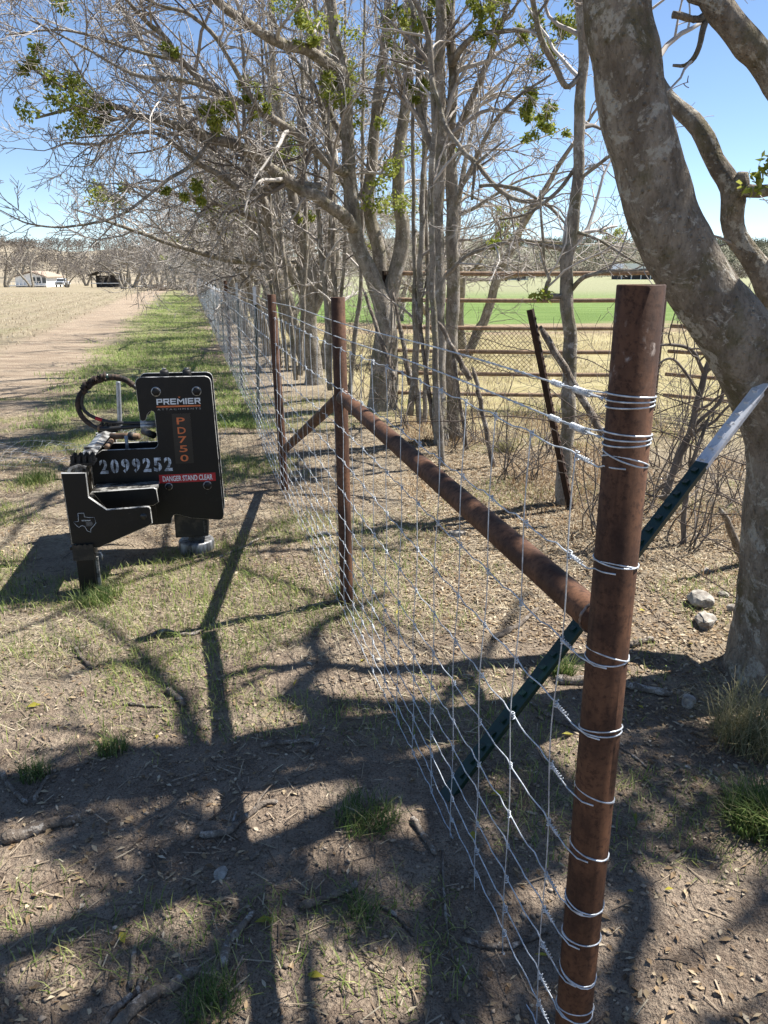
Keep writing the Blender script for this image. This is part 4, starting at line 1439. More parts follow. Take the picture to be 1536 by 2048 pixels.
# dark crooked limb hanging between the pair and the thin tree
tH = TreeGen(33, 0.0022, 1.25)
tH.limb(L([(884, 940), (870, 700), (862, 420), (868, 200), (852, 60), (800, -60)], 6.4), [.03, .026, .024, .022, .02, .016], 44, 10, .06, True, .4, .7, 1, 3.5)
tH.limb(L([(862, 150), (890, 250), (925, 300), (951, 325), (990, 370), (1033, 399), (1083, 404), (1110, 425), (1130, 446)], 6.4, 5.8), [.018, .019, .018, .018, .017, .016, .016, .013, .009], 40, 8, .09, True, .2, .6, 1, 4.5)
tH.limb(L([(951, 325), (948, 360), (946, 400)], 6.1), [.013, .013, .010], 10, 8, .1, False)
tH.limb(L([(951, 328), (980, 305), (1010, 282)], 6.1, 6.0), [.012, .010, .006], 12, 6, .1, True, .2, .4, 1, 5)
tH.limb(L([(960, 372), (1000, 370), (1040, 378), (1085, 405)], 6.1, 5.9), [.013, .014, .014, .010], 16, 8, .1, True, .2, .5, 1, 4)
tH.build('crooked_sapling', 'dark crooked sapling with a hanging limb in front of the close pair', 'tree', None, 'bark', 'twig', (0.5, 6.6, 0))

# ---- further trees of the row that the photo shows one by one
tF = TreeGen(41, 0.0032, 1.5)
YF_ = 11.4
tF.limb(L([(628, 775), (625, 735), (619, 640), (617, 571), (616, 530), (602, 462), (592, 421), (575, 330), (560, 230), (545, 120), (540, 0)], YF_), [0.160, 0.132, 0.120, 0.112, 0.096, 0.080, 0.072, 0.064, 0.056, 0.044, 0.032], 40, 14, .04, True, .42, 1.3, 1, 3.4)
tF.limb(L([(614, 590), (581, 544), (554, 484), (540, 454), (520, 380), (480, 300), (420, 240), (330, 200)], YF_, 10.5), [0.088, 0.076, 0.068, 0.064, 0.056, 0.048, 0.036, 0.016], 36, 12, .05, True, .3, 1.4, 1, 4.0)
tF.limb(L([(620, 640), (650, 560), (660, 480), (668, 400), (655, 280), (640, 160)], YF_), [0.072, 0.064, 0.056, 0.052, 0.044, 0.032], 30, 12, .04, True, .35, 1.2, 1, 3.4)
tF.limb(L([(540, 454), (470, 420), (400, 400), (330, 385), (250, 370)], YF_, 9.8), [0.040, 0.034, 0.027, 0.021, 0.010], 28, 10, .05, True, .2, 1.2, 1, 4.5)
tF.upper(-1.7, 11.4, 5.2, 6.2, 6, 2.4, .04)
trF = tF.build('row_tree', 'forked grey tree just left of the second brace post top', 'tree', 'trees along the fence', base=(-1.02, 11.4, 0))
add_leaves(trF, [at(u, v, YF_) for u, v in ((570, 330), (545, 250), (610, 440), (480, 420), (520, 180), (420, 330))], 520, [.25, .22, .12, .14, .22, .12], .045, M['leaf'], 'mistletoe', 13)


# ---- thin stems standing between the row trees
for sd_, lab_, stems_, y_s in ((61, 'cluster of thin upright stems left of the second brace post', [(592, 760, 560, 380, 520), (575, 740, 545, 420, 515), (600, 750, 612, 420, 600), (560, 730, 520, 400, 470)], 10.6),
                               (62, 'cluster of thin upright stems between the forked and multi-stem trees', [(690, 800, 668, 480, 650), (676, 790, 690, 430, 690), (700, 800, 722, 500, 730), (660, 780, 640, 420, 610)], 9.9),
                               (63, 'cluster of thin upright stems right of the multi-stem tree', [(838, 850, 830, 560, 822), (848, 860, 856, 500, 838), (820, 830, 842, 450, 860)], 8.3)):
    ts_ = TreeGen(sd_, 0.0026, 1.1)
    for (u0, v0, u1, v1, u2) in stems_:
        r_b = ts_.rng.uniform(.024, .042)
        ts_.limb([at(u0, v0, y_s), at((u0 + u1) / 2 + ts_.rng.uniform(-6, 6), (v0 + v1) / 2 + 30, y_s), at(u1, v1 + 60, y_s), at((u1 + u2) / 2, v1 * .5, y_s + .2), at(u2, -40, y_s + .3)],
                 [r_b, r_b * .9, r_b * .8, r_b * .6, r_b * .4], 40, 9, .05, True, .3, .8, 1, 3.0)
    g_s = on_ground(stems_[0][0], stems_[0][1])
    ts_.build('sapling_clump', lab_, 'tree', 'saplings of the fence row', 'bark', 'twig', (g_s.x, y_s, 0))

# ---- generated trees (three kinds), copied along the row and in the far background
def rule_tree(seed, H, spread, r, dens, rmin, stems=3, L1=1.5, twig='twig', name='row_tree', mist_n=3, base_fork=0.2):
    t = TreeGen(seed, rmin, dens)
    rg = random.Random(seed)
    for s in range(stems):
        az = rg.uniform(0, 6.28) if stems < 2 else 6.28 * s / stems + rg.uniform(-.5, .5)
        lean = rg.uniform(.12, .34) * spread
        p = Vector((.12 * math.cos(az), .12 * math.sin(az), -.1))
        pts = [p]
        d = Vector((math.cos(az) * lean, math.sin(az) * lean, 1)).normalized()
        hh = H * rg.uniform(.75, 1.0)
        for q in range(7):
            d = (d + perp(d, rg) * .16 + Vector((math.cos(az), math.sin(az), 0)) * .05 * spread).normalized()
            pts.append(pts[-1] + d * hh / 7)
        rr = [r * (1.35 if s == 0 else 1.0), r * .95, r * .85, r * .72, r * .6, r * .46, r * .32, r * .16]
        Vv, rad = t.limb(pts, rr, 26, 10, .05, True, .35, L1, 1, 2.6)
        for q in range(4):
            i = rg.randint(7, 22)
            dd = (Vv[i + 1] - Vv[i]).normalized() if i < 25 else d
            a2 = rg.uniform(0, 6.28)
            out = Vector((math.cos(a2), math.sin(a2), rg.uniform(-.05, .45))).normalized()
            ln = rg.uniform(1.4, 3.0) * spread
            pp = [Vv[i]]
            for z in range(5):
                out = (out + perp(out, rg) * .2 + Vector((0, 0, -.03))).normalized()
                pp.append(pp[-1] + out * ln / 5)
            b = rad[i] * .6
            t.limb(pp, [b, b * .8, b * .62, b * .45, b * .25], 18, 8, .06, True, .15, L1 * .85, 1, 3.6)
    root = t.build(name, 'x', 'tree', None, 'bark', twig)
    if mist_n:
        tips = [t.tips[rg.randrange(len(t.tips))] for _ in range(mist_n)]
        tips = [q for q in tips if q.z > 1.8] or [Vector((0, 0, H * .7))]
        add_leaves(root, tips, 480, .27, .055, M['leaf'], 'mistletoe', seed)
    return root


protos = [rule_tree(101, 6.2, 1.0, .105, .9, .0042, 3, 1.6),
          rule_tree(102, 5.6, 1.2, .10, 1.0, .0042, 2, 1.7, mist_n=4),
          rule_tree(103, 6.8, .9, .11, .9, .0044, 3, 1.6, mist_n=2)]
far_protos = [rule_tree(111, 8.0, 1.25, .20, .42, .016, 2, 2.6, 'twig_far', 'far_tree', 0),
              rule_tree(112, 7.0, 1.5, .18, .42, .016, 3, 2.4, 'twig_far', 'far_tree', 0)]
used = set()


def place(pool, i, x, y, s, rz, name, label, group, cat='tree'):
    src = pool[i]
    key = (id(pool), i)
    if key in used:
        o = copy_tree(src)
    else:
        used.add(key); o = src
    o.name = name
    o.location = (x, y, gz(x, y) - .02)
    o.rotation_euler = (0, 0, rz)
    o.scale = (s, s, s)
    tag(o, label, cat, group)
    return o


rr = random.Random(77)
row = [(13.6, 1.5, 0), (15.6, 0.9, 1), (17.9, 1.9, 2), (20.3, 1.0, 0), (23.0, 2.0, 1), (26.0, 1.0, 2), (29.5, 1.8, 0), (33.5, 1.0, 1), (38.0, 2.0, 2), (43.5, 1.0, 0), (50, 1.8, 1), (57, 0.8, 2), (66, -0.5, 0), (76, 0.5, 1)]
row_names = {13.6: 'bare grey tree of the fence row, next behind the forked tree', 15.6: 'bare grey tree of the fence row, third past the multi-stem tree'}
for i, (y, dx, kd) in enumerate(row):
    x = fence_x(min(y, 62)) - (0.2445 * (y - 62) if y > 62 else 0) + dx
    place(protos, kd, x, y, rr.uniform(.9, 1.12), rr.uniform(0, 6.28), 'row_tree',
          row_names.get(y, 'bare grey tree in the distant row along the wire fence'), 'trees along the fence' if y in row_names else 'distant trees of the fence row')
for i, (y, x, kd) in enumerate([(19, 1.4, 1), (27, .5, 2), (15.5, 1.5, 0)]):
    place(protos, kd, x, y, rr.uniform(.75, .95), rr.uniform(0, 6.28), 'pasture_tree',
          ['bare tree seen between the multi-stem tree and the pair of trunks', 'small far bare tree on the pasture edge behind the multi-stem tree', 'bare tree on the dry pasture behind the multi-stem tree'][i], 'trees on the pasture edge')
fl = [(8, 168, .85), (-20, 150, 1.0), (60, 165, .7), (132, 160, .8), (200, 175, .75), (232, 165, .85), (262, 150, .9), (292, 140, .8), (318, 130, .75), (338, 118, .7), (352, 105, .68), (366, 96, .62), (40, 190, .9), (170, 200, .8), (110, 200, .8), (245, 120, .72)]
for i, (u, y, s) in enumerate(fl):
    x = (u - 768) / FPX / 1.047 * y
    lab = {3: 'round bare tree standing alone right of the white pickup', 0: 'broad bare tree left of the white house'}.get(i, 'bare tree in the belt at the far end of the field')
    place(far_protos, i % 2, x, y, s * (1.7 if i != 3 else 1.05), rr.uniform(0, 6.28), 'far_tree', lab, None if i in (0, 3) else 'far tree belt')

# ---- tangled bare shrubs under the row
def shrub(seed, H, n, r=.006, curl=.34):
    t = TreeGen(seed, .0018, .8)
    rg = random.Random(seed)
    for s in range(n):
        az = rg.uniform(0, 6.28)
        p = Vector((rg.uniform(-.15, .15), rg.uniform(-.15, .15), -.02))
        d = Vector((math.cos(az) * rg.uniform(.2, .9), math.sin(az) * rg.uniform(.2, .9), 1)).normalized()
        pts, rad = walk(p, d, H * rg.uniform(.6, 1.2), r * rg.uniform(.6, 1.2), r * .3, 12, rg, curl, -.02)
        t.wood.add(pts, rad, 5)
        t.bristle(pts, rad, .25, H * .4, 6, 0, 1, 2)
    return t


shrub_pool = []
for sd, H, n in ((201, 1.3, 12), (202, .9, 12), (203, 1.6, 10)):
    s_ = shrub(sd, H, n)
    shrub_pool.append(s_.build('bare_shrub', 'x', 'shrub', None, 'old_wire', 'old_wire'))
M['shrub'] = plain('shrub_bark', (0.13, 0.108, 0.09), 0.9, 0, .4, 8)
for s_ in shrub_pool:
    for c in s_.children:
        c.data.materials.clear(); c.data.materials.append(M['shrub'])
tS = TreeGen(71, 0.0018, 1.2)
tS.limb(L([(1325, 1000), (1350, 930), (1385, 850), (1398, 790), (1412, 735), (1436, 690), (1450, 640)], 4.55), [.024, .022, .021, .019, .017, .013, .008], 36, 9, .10, True, .1, .5, 1, 7)
tS.limb(L([(1408, 745), (1385, 700), (1345, 690), (1300, 698), (1250, 730)], 4.55, 4.4), [.013, .011, .009, .007, .004], 22, 7, .10, True, .1, .4, 1, 8)
tS.limb(L([(1398, 790), (1350, 720), (1310, 735), (1270, 790)], 4.55, 4.5), [.009, .008, .006, .004], 22, 6, .10, True, .1, .4, 1, 8)
tS.limb(L([(1390, 850), (1440, 800), (1448, 740), (1480, 720)], 4.55, 4.5), [.012, .011, .009, .005], 20, 6, .10, True, .1, .4, 1, 7)
tS.limb(L([(1365, 1090), (1372, 1000), (1392, 900), (1420, 830)], 4.45), [.018, .016, .012, .007], 22, 7, .10, True, .1, .45, 1, 7)
M['shrub'] = plain('shrub_bark', (0.13, 0.108, 0.09), 0.9, 0, .4, 8)
tS.build('crooked_shrub', 'dark crooked thorny stem between corner post and big trunk', 'shrub', None, 'shrub', 'shrub', (1.6, 4.55, 0))
SHR = [(2, 1290, 990, 'thorny dark bare shrub just right of the corner post', None),
       (1, 1350, 1085, 'low twiggy bare shrub in front of the rusty T-post and big trunk', None),
       (0, 715, 800, 'tangled bare shrub at the left foot of the multi-stem tree', None),
       (2, 835, 860, 'tall tangled shrub between multi-stem tree and the pair of trunks', None),
       (0, 560, 745, 'tangled bare shrub along the row beside the diagonal brace', None),
       (1, 1010, 960, 'low dry brush clump left of the rusty T-post', None),
       (1, 1105, 905, 'low brush clump touching the rusty T-post', None),
       (0, 1470, 1000, 'bare brush behind the silver tip of the leaning T-post', None),
       (1, 960, 890, 'low brush clump beside the short grey stake', None),
       (1, 1060, 970, 'low tangled brush in front of the rusty T-post foot', None),
       (0, 1340, 930, 'dark tangled brush behind the corner post, right side', None),
       (1, 905, 900, 'low brush at the foot of the pair of trunks', None),
       (1, 1215, 1060, 'low dry brush left of the corner post, near the brace end', None)]
for i, (kd, u, v, lab, grp) in enumerate(SHR):
    g = on_ground(u, v)
    place(shrub_pool, kd, g.x, g.y, rr.uniform(.8, 1.05), rr.uniform(0, 6), 'bare_shrub', lab, grp, 'shrub')
for i in range(12):
    y = 13 + i * 2.6
    place(shrub_pool, i % 3, fence_x(y) + rr.uniform(.5, 2.2), y, rr.uniform(1.0, 1.5), rr.uniform(0, 6), 'bare_shrub', 'tangled bare undergrowth shrub below the distant row', 'undergrowth of the distant row', 'shrub')

# ------------------------------------------------------------------ pipe rail fence along the pasture
rail_fence = empty('pipe_rail_fence', (0, 0, 0))
tag(rail_fence, 'weathered brown pipe rail fence along the pasture behind the trees', 'fence')
RA0 = Vector((0.0, 9.3, 0)); RA1 = Vector((3.17, 9.0, 0))
for z in (1.575, 1.28, .97, .70, .44, .20):
    a = RA0 + Vector((0, 0, z)); b = RA1 + Vector((0, 0, z + .005))
    tube_obj('rail', [a.lerp(b, i / 11) + Vector((0, 0, -.012 * math.sin(math.pi * i / 11))) for i in range(12)], .024, M['rail'], rail_fence, 12)
for x, y in ((0.0, 9.3), (3.18, 9.0)):
    pipe('rail_post', (x, y + .06, -.05), (x, y + .06, 1.60), .034, M['rust_old'], rail_fence, 16)
# second length, nearer on the right
RB0 = Vector((3.25, 8.95, 0)); RB1 = Vector((5.2, 7.3, 0))
for z in (1.30, 1.00, .72, .46, .22):
    a = RB0 + Vector((0, 0, z)); b = RB1 + Vector((0, 0, z))
    tube_obj('rail', [a.lerp(b, i / 7) for i in range(8)], .022, M['rail'], rail_fence, 12)
# chain link panel between the lower rails
cl = Tubes()
cz0, cz1 = .44, .97
cx0, cx1 = .85, 1.75
st_ = .055
n_ = int((cx1 - cx0 + (cz1 - cz0)) / st_)
for i in range(n_):
    for sgn in (1, -1):
        x_a = cx0 - (cz1 - cz0) + i * st_ if sgn > 0 else cx0 + i * st_
        p, q = [], []
        a0 = (x_a, cz0); a1 = (x_a + sgn * (cz1 - cz0), cz1)
        t0, t1 = 0.0, 1.0
        for lo, hi in ((cx0, cx1),):
            dx = a1[0] - a0[0]
            ta, tb = sorted(((lo - a0[0]) / dx, (hi - a0[0]) / dx))
            t0, t1 = max(t0, ta), min(t1, tb)
        if t1 - t0 > .02:
            pp = [Vector((a0[0] + dx * t, 9.2 + sgn * .004, cz0 + (cz1 - cz0) * t)) for t in (t0, (t0 + t1) / 2, t1)]
            cl.add(pp, [.0024] * 3, 4)
mesh_o = link('chain_link', cl.mesh('chain_link'), M['rust_old'], rail_fence)
mesh_o['kind'] = 'stuff'

# ------------------------------------------------------------------ old barbed wire fence, weathered stays
old_wire = empty('old_barbed_wire', (0, 0, 0))
tag(old_wire, 'old rusty barbed wire strands sagging between the trees and rusty T-post', 'barbed wire')
ro = random.Random(17)
for z0, z1, z2 in ((1.12, 1.05, .98), (.92, .86, .80), (.70, .66, .62), (.50, .45, .40), (.27, .24, .2)):
    pts = []
    for i in range(40):
        t = i / 39
        if t < .5:
            q = Vector((.58, 7.25, z0)).lerp(Vector((1.30, 5.06, z1)), t * 2)
        else:
            q = Vector((1.30, 5.06, z1)).lerp(Vector((1.62, 2.95, z2)), t * 2 - 1)
        q.z -= .05 * math.sin(math.pi * (t * 2 % 1))
        q += Vector((ro.uniform(-.006, .006), 0, ro.uniform(-.006, .006)))
        pts.append(q)
    st = tube_obj('strand', pts, .0030, M['old_wire'], old_wire, 4)
    bt = Tubes()
    for i in range(1, 39, 1):
        c = pts[i]
        for _ in range(2):
            d = Vector((ro.uniform(-1, 1), ro.uniform(-1, 1), ro.uniform(-1, 1))).normalized() * .014
            bt.add([c - d, c, c + d], [.0008, .002, .0008], 3)
    link('barbs', bt.mesh('barbs'), M['old_wire'], st)['kind'] = 'stuff'
# loose tangle of the old wire by the big tree
for i in range(7):
    p = Vector((ro.uniform(1.25, 1.5), ro.uniform(3.3, 4.6), ro.uniform(.3, .9)))
    d = Vector((ro.uniform(-.3, .6), ro.uniform(-1, .2), ro.uniform(-.4, .2))).normalized()
    pts, rad = walk(p, d, ro.uniform(.8, 1.6), .0022, .0018, 16, ro, .35, -.02)
    tube_obj('loose_strand', pts, .0028, M['old_wire'], old_wire, 4)


def wood_stake(name, p0, p1, r0, r1, label, seed, cat='stake', group=None):
    rg = random.Random(seed)
    n = 14
    pts = [Vector(p0).lerp(Vector(p1), i / (n - 1)) + Vector((rg.uniform(-.006, .006), rg.uniform(-.006, .006), 0)) for i in range(n)]
    rad = [(r0 + (r1 - r0) * i / (n - 1)) * rg.uniform(.88, 1.1) for i in range(n)]
    rad[-1] *= .45
    o = tube_obj(name, pts, rad, M['deadwood'], None, 7, False)
    tag(o, label, cat, group)
    return o


wood_stake('fence_stake', (.93, 6.3, -.03), tuple(at(947, 735, 6.35)), .026, .018, 'short grey weathered stake standing left of the rusty T-post', 1)
wood_stake('leaning_branch', tuple(at(1205, 868, 4.85)), tuple(at(1080, 652, 5.0)), .028, .020, 'grey weathered pole propped against the rusty T-post', 2, 'branch')
wood_stake('split_stake', tuple(at(822, 770, 8.6)), tuple(at(786, 585, 8.7)), .035, .015, 'splintered pale stake leaning on the multi-stem tree', 3)
wood_stake('split_stake', tuple(at(790, 760, 8.5)), tuple(at(725, 575, 8.8)), .03, .016, 'split grey stake leaning left across the multi-stem tree', 4)
wood_stake('split_stake', tuple(at(940, 760, 7.0)), tuple(at(876, 642, 7.0)), .030, .016, 'weathered stake leaning left across the close pair of trunks', 5)
wood_stake('fence_stake', tuple(at(870, 870, 7.3)), tuple(at(832, 600, 7.4)), .024, .016, 'tall thin grey stake just left of the pair of trunks', 6)
wood_stake('dead_stump', tuple(on_ground(1490, 1120)), tuple(at(1440, 1015, 3.9)), .035, .012, 'pointed dead stub leaning left beside the big trunk', 7, 'stump')
wood_stake('fence_stake', (.78, 7.0, -.03), tuple(at(905, 700, 7.0)), .022, .014, 'grey stake in front of the right one of the pair', 8)

# ------------------------------------------------------------------ loose netting on the ground left of the driver
roll = empty('loose_wire_netting', (-2.35, 6.6, 0))
tag(roll, 'loose galvanised wire netting lying in the grass behind the driver', 'wire netting')
rl = random.Random(23)
for k_ in range(9):
    pts = []
    for i in range(46):
        t = i / 45
        x = -1.5 + 2.3 * t
        y = -.55 + k_ * .13 + .10 * math.sin(t * 5 + k_ * .3)
        z = .05 + .16 * math.exp(-((t - .78) / .16) ** 2) * (1 - abs(k_ - 4) / 7) * 1.6 + .05 * abs(math.sin(t * 9 + k_ * .7)) + .02 * math.sin(k_ * 2.1)
        pts.append((x, y, z))
    tube_obj('net_strand', pts, .0011, M['galv_dull'], roll, 4)
for i in range(26):
    t = i / 25
    pts = []
    for k_ in range(9):
        x = -1.5 + 2.3 * t + rl.uniform(-.02, .02)
        y = -.55 + k_ * .13 + .10 * math.sin(t * 5 + k_ * .3)
        z = .05 + .16 * math.exp(-((t - .78) / .16) ** 2) * (1 - abs(k_ - 4) / 7) * 1.6 + .05 * abs(math.sin(t * 9 + k_ * .7)) + .02 * math.sin(k_ * 2.1)
        pts.append((x, y, z))
    tube_obj('stay_wire', pts, .0010, M['galv_dull'], roll, 4)
for c in ((.78, .1, .28), (.62, -.05, .2)):
    tube_obj('wire_curl', ring_pts(c, (.2, -1, .3), .17, 40, .004, 2, 0, .9), .0016, M['galv_dull'], roll, 5)

# ------------------------------------------------------------------ ground cover
rs = np.random.RandomState(2024)


def fx_arr(y):
    ys = [-5.0, 1.26, 3.546, 5.707, 8.276, 62.0]
    return np.interp(y, ys, [fence_x(v) for v in ys])


def sample(n, x0, x1, y0, y1, dens, ypow=1.0):
    x = rs.uniform(x0, x1, n)
    y = y0 + (y1 - y0) * rs.rand(n) ** ypow
    keep = rs.rand(n) < dens(x, y)
    return x[keep], y[keep]


def blades(name, x, y, h, w, lean, mat, label=None, cat=None, kind='stuff', parent=None, seg=2, base=(0, 0, 0)):
    n = len(x)
    z = ground_z(x, y)
    a = rs.uniform(0, 2 * math.pi, n)
    d = np.stack([np.cos(a), np.sin(a)], -1)
    sd = np.stack([-np.sin(a), np.cos(a)], -1)
    h = h * rs.uniform(.5, 1.3, n); w = w * rs.uniform(.7, 1.3, n); l = lean * rs.uniform(.2, 1.3, n)
    V = []
    zs = [0, .45, .85, 1.0] if seg == 2 else [0, 1.0]
    P = np.stack([x, y, z - .004], -1)
    rows = []
    for t, wf in ((0, 1.0), (.55, .75), (1.0, 0.0)):
        off = np.zeros((n, 3))
        off[:, :2] = d * (l * h * t * t)[:, None]
        off[:, 2] = h * t * (1 - .35 * np.minimum(l, 2) * t * .6)
        c = P + off
        s = np.zeros((n, 3)); s[:, :2] = sd * (w * wf * .5)[:, None]
        if wf > 0:
            rows += [c - s, c + s]
        else:
            rows += [c]
    Vv = np.stack(rows, 1).reshape(-1, 3) - np.array(base)
    i0 = np.arange(n) * 5
    Q = np.stack([i0, i0 + 1, i0 + 3, i0 + 2], -1)
    T = np.stack([i0 + 2, i0 + 3, i0 + 4], -1)
    o = link(name, mesh_np(name, Vv, [Q, T]), mat, parent)
    if kind:
        o['kind'] = kind
    if label:
        tag(o, label, cat)
    return o


def d_mid(x, y):
    s = fx_arr(y) - x
    m = vnoise(x * 1.1 + 40, y * 1.1 + 9) * .6 + vnoise(x * 3.3, y * 3.3 + 70) * .4
    d = sstep(.46, .68, m) * sstep(2.1, 3.2, y)
    d = d * (.35 + .65 * sstep(-.6, .3, s)) * (1 - sstep(3.0, 4.2, s))
    return d


gxm, gym = sample(260000, -5.5, 3.0, 2.2, 10.0, d_mid, .9)
blades('green_grass', gxm, gym, .050, .0034, 1.1, M['grass'], 'short patchy green grass round the post driver and fence', 'grass')


def d_strip(x, y):
    s = fx_arr(y) - x
    m = vnoise(x * .7 + 3, y * .7 + 21)
    m2 = vnoise(x * 2.2, y * 2.2)
    return sstep(-.3, .3, s) * (1 - sstep(1.8, 3.0, s + (m - .5) * 1.6)) * sstep(.30, .62, m * .5 + m2 * .5 + .06)


y_ = 8 + 50 * rs.rand(110000) ** 1.7
x_ = fx_arr(y_) - rs.uniform(-.4, 3.2, len(y_))
kp = rs.rand(len(y_)) < d_strip(x_, y_)
blades('strip_grass', x_[kp], y_[kp], .065, .009, 1.0, M['strip'], 'band of bright green grass beside the fence running away', 'grass')


def d_fore(x, y):
    m = vnoise(x * 2.0 + 13, y * 2.0 + 33)
    return sstep(.62, .80, m) * .9


gxf, gyf = sample(16000, -1.6, 1.8, 1.2, 3.0, d_fore)
blades('sparse_grass', gxf, gyf, .045, .0028, 1.2, M['grass'], 'sparse short grass sprigs on the bare foreground soil', 'grass')


def d_past(x, y):
    return sstep(.25, .6, vnoise(x * .9, y * .9)) * sstep(1.2, 2.6, x - fx_arr(y))


xp, yp = sample(60000, -1, 11, 6.8, 24, d_past, 1.3)
blades('pasture_grass', xp, yp, .075, .008, 1.0, M['straw'], 'dry straw-coloured pasture grass behind the pipe rail fence', 'grass')


def flat_bits(name, x, y, ln, wd, mat, label, cat, lift=.006, curl=.25, tilt=.25, shape='leaf', kind='stuff'):
    n = len(x)
    z = ground_z(x, y) + rs.uniform(.001, lift, n)
    a = rs.uniform(0, 2 * math.pi, n)
    tl = rs.normal(0, tilt, n); rl_ = rs.normal(0, tilt, n)
    d = np.stack([np.cos(a) * np.cos(tl), np.sin(a) * np.cos(tl), np.sin(tl)], -1)
    s = np.stack([-np.sin(a) * np.cos(rl_), np.cos(a) * np.cos(rl_), np.sin(rl_)], -1)
    ln = ln * rs.uniform(.4, 1.5, n)[:, None]; wd = wd * rs.uniform(.5, 1.4, n)[:, None]
    P = np.stack([x, y, z], -1)
    up = np.array([0, 0, 1.0])
    if shape == 'leaf':
        V = np.stack([P - d * ln * .5, P + s * wd * .5 + up * wd * curl, P + d * ln * .5, P - s * wd * .5 + up * wd * curl], 1).reshape(-1, 3)
        i0 = np.arange(n) * 4
        F = [np.stack([i0, i0 + 1, i0 + 2], -1), np.stack([i0, i0 + 2, i0 + 3], -1)]
    else:
        V = np.stack([P - d * ln * .5 - s * wd * .5, P - d * ln * .5 + s * wd * .5, P + d * ln * .5 + s * wd * .4, P + d * ln * .5 - s * wd * .4], 1).reshape(-1, 3)
        F = [np.arange(4 * n).reshape(n, 4)]
    o = link(name, mesh_np(name, V, F), mat)
    tag(o, label, cat, None, kind)
    return o


def d_litter(x, y):
    s = fx_arr(y) - x
    m = vnoise(x * 1.7 + 5, y * 1.7 + 50)
    return (.25 + .75 * sstep(.35, .65, m)) * (.40 + .60 * sstep(.3, -.8, s)) * (.6 + .4 * sstep(1.6, 3.6, y))


lx, ly = sample(100000, -3.2, 3.2, 1.15, 8.6, d_litter, 1.1)
lx2, ly2 = sample(22000, .1, 2.4, 3.1, 7.5, lambda x, y: sstep(.1, .7, x - fx_arr(y)))
lx = np.concatenate([lx, lx2]); ly = np.concatenate([ly, ly2])
flat_bits('leaf_litter', lx, ly, .024, .011, M['litter'], 'brown dead leaf litter scattered over the soil', 'leaf litter')


def d_straw(x, y):
    s = fx_arr(y) - x
    m = vnoise(x * 1.3 + 25, y * 1.3 + 61) * .6 + vnoise(x * 4.1, y * 4.1) * .4
    return sstep(.34, .60, m) * (.05 + .95 * sstep(2.0, 3.3, y)) * (1 - sstep(2.8, 4.4, s))


sx, sy = sample(130000, -5.0, 3.0, 1.15, 11, d_straw, 1.0)
flat_bits('dry_grass', sx, sy, .042, .0030, M['straw'], 'matted dry straw lying over the soil and grass', 'dry grass', .016, 0, .22, 'bit')
tx_, ty_ = sample(9000, -2.4, 2.4, 1.15, 5, lambda x, y: .3 + .7 * sstep(.4, .7, vnoise(x * 1.9, y * 1.9 + 90)))
flat_bits('twig_litter', tx_, ty_, .060, .0035, M['twig_bits'], 'fine broken twigs and bark bits on the soil', 'twigs', .008, 0, .10, 'bit')
wx, wy = sample(17000, .2, 3.0, 3.6, 8.8, lambda x, y: sstep(.35, .75, vnoise(x * 1.6 + 9, y * 1.6)) * sstep(.25, .9, x - fx_arr(y)) * sstep(3.5, 5.0, y))
blades('dead_weeds', wx, wy, .085, .006, 1.3, M['rusty_weed'], 'rust-brown dead weeds and leaves under the trees', 'dead weeds')
vx, vy = rs.uniform(-1.4, 1.4, 34), 1.3 + 2.2 * rs.rand(34)
flat_bits('yellow_leaves', vx, vy, .040, .017, M['yellow_leaf'], 'few yellow fallen leaves on the dark soil', 'leaves', .01)
# grit, clods and pebbles
gx_, gy_ = sample(34000, -1.9, 2.2, 1.15, 4.2, lambda x, y: .25 + .75 * sstep(.35, .65, vnoise(x * 2.3 + 71, y * 2.3)), 1.3)
n = len(gx_)
oc = np.array([(1, 0, 0), (0, 1, 0), (-1, 0, 0), (0, -1, 0), (0, 0, 1), (0, 0, -1)], float)
of = np.array([(0, 1, 4), (1, 2, 4), (2, 3, 4), (3, 0, 4), (1, 0, 5), (2, 1, 5), (3, 2, 5), (0, 3, 5)])
sz = (.0018 + .0085 * rs.rand(n) ** 4)
ang = rs.uniform(0, 6.28, n)
jit = rs.uniform(.6, 1.3, (n, 6, 1)) * oc[None] * np.array([1.2, .9, .7])
ca, sa = np.cos(ang)[:, None], np.sin(ang)[:, None]
jx = jit[:, :, 0] * ca - jit[:, :, 1] * sa; jy = jit[:, :, 0] * sa + jit[:, :, 1] * ca
PV = np.stack([gx_[:, None] + jx * sz[:, None], gy_[:, None] + jy * sz[:, None], (ground_z(gx_, gy_) + sz * .3)[:, None] + jit[:, :, 2] * sz[:, None]], -1).reshape(-1, 3)
PF = (of[None] + (np.arange(n) * 6)[:, None, None]).reshape(-1, 3)
gr_ = link('grit', mesh_np('grit', PV, [PF]), M['pebble'])
tag(gr_, 'small pebbles and soil crumbs over the foreground', 'gravel', None, 'stuff')
# seedlings / stubble texture on the field
xs_, ys_ = sample(26000, -34, -4, 12, 75, lambda x, y: (fx_arr(np.minimum(y, 62)) - .2445 * np.maximum(0, y - 62) - x > 4.6) * (.3 + .7 * sstep(.4, .6, vnoise(x * .8, y * .5))), 1.4)
blades('stubble', xs_, ys_, .09, .02, .9, M['straw'], 'dry crop stubble over the wide field', 'stubble')


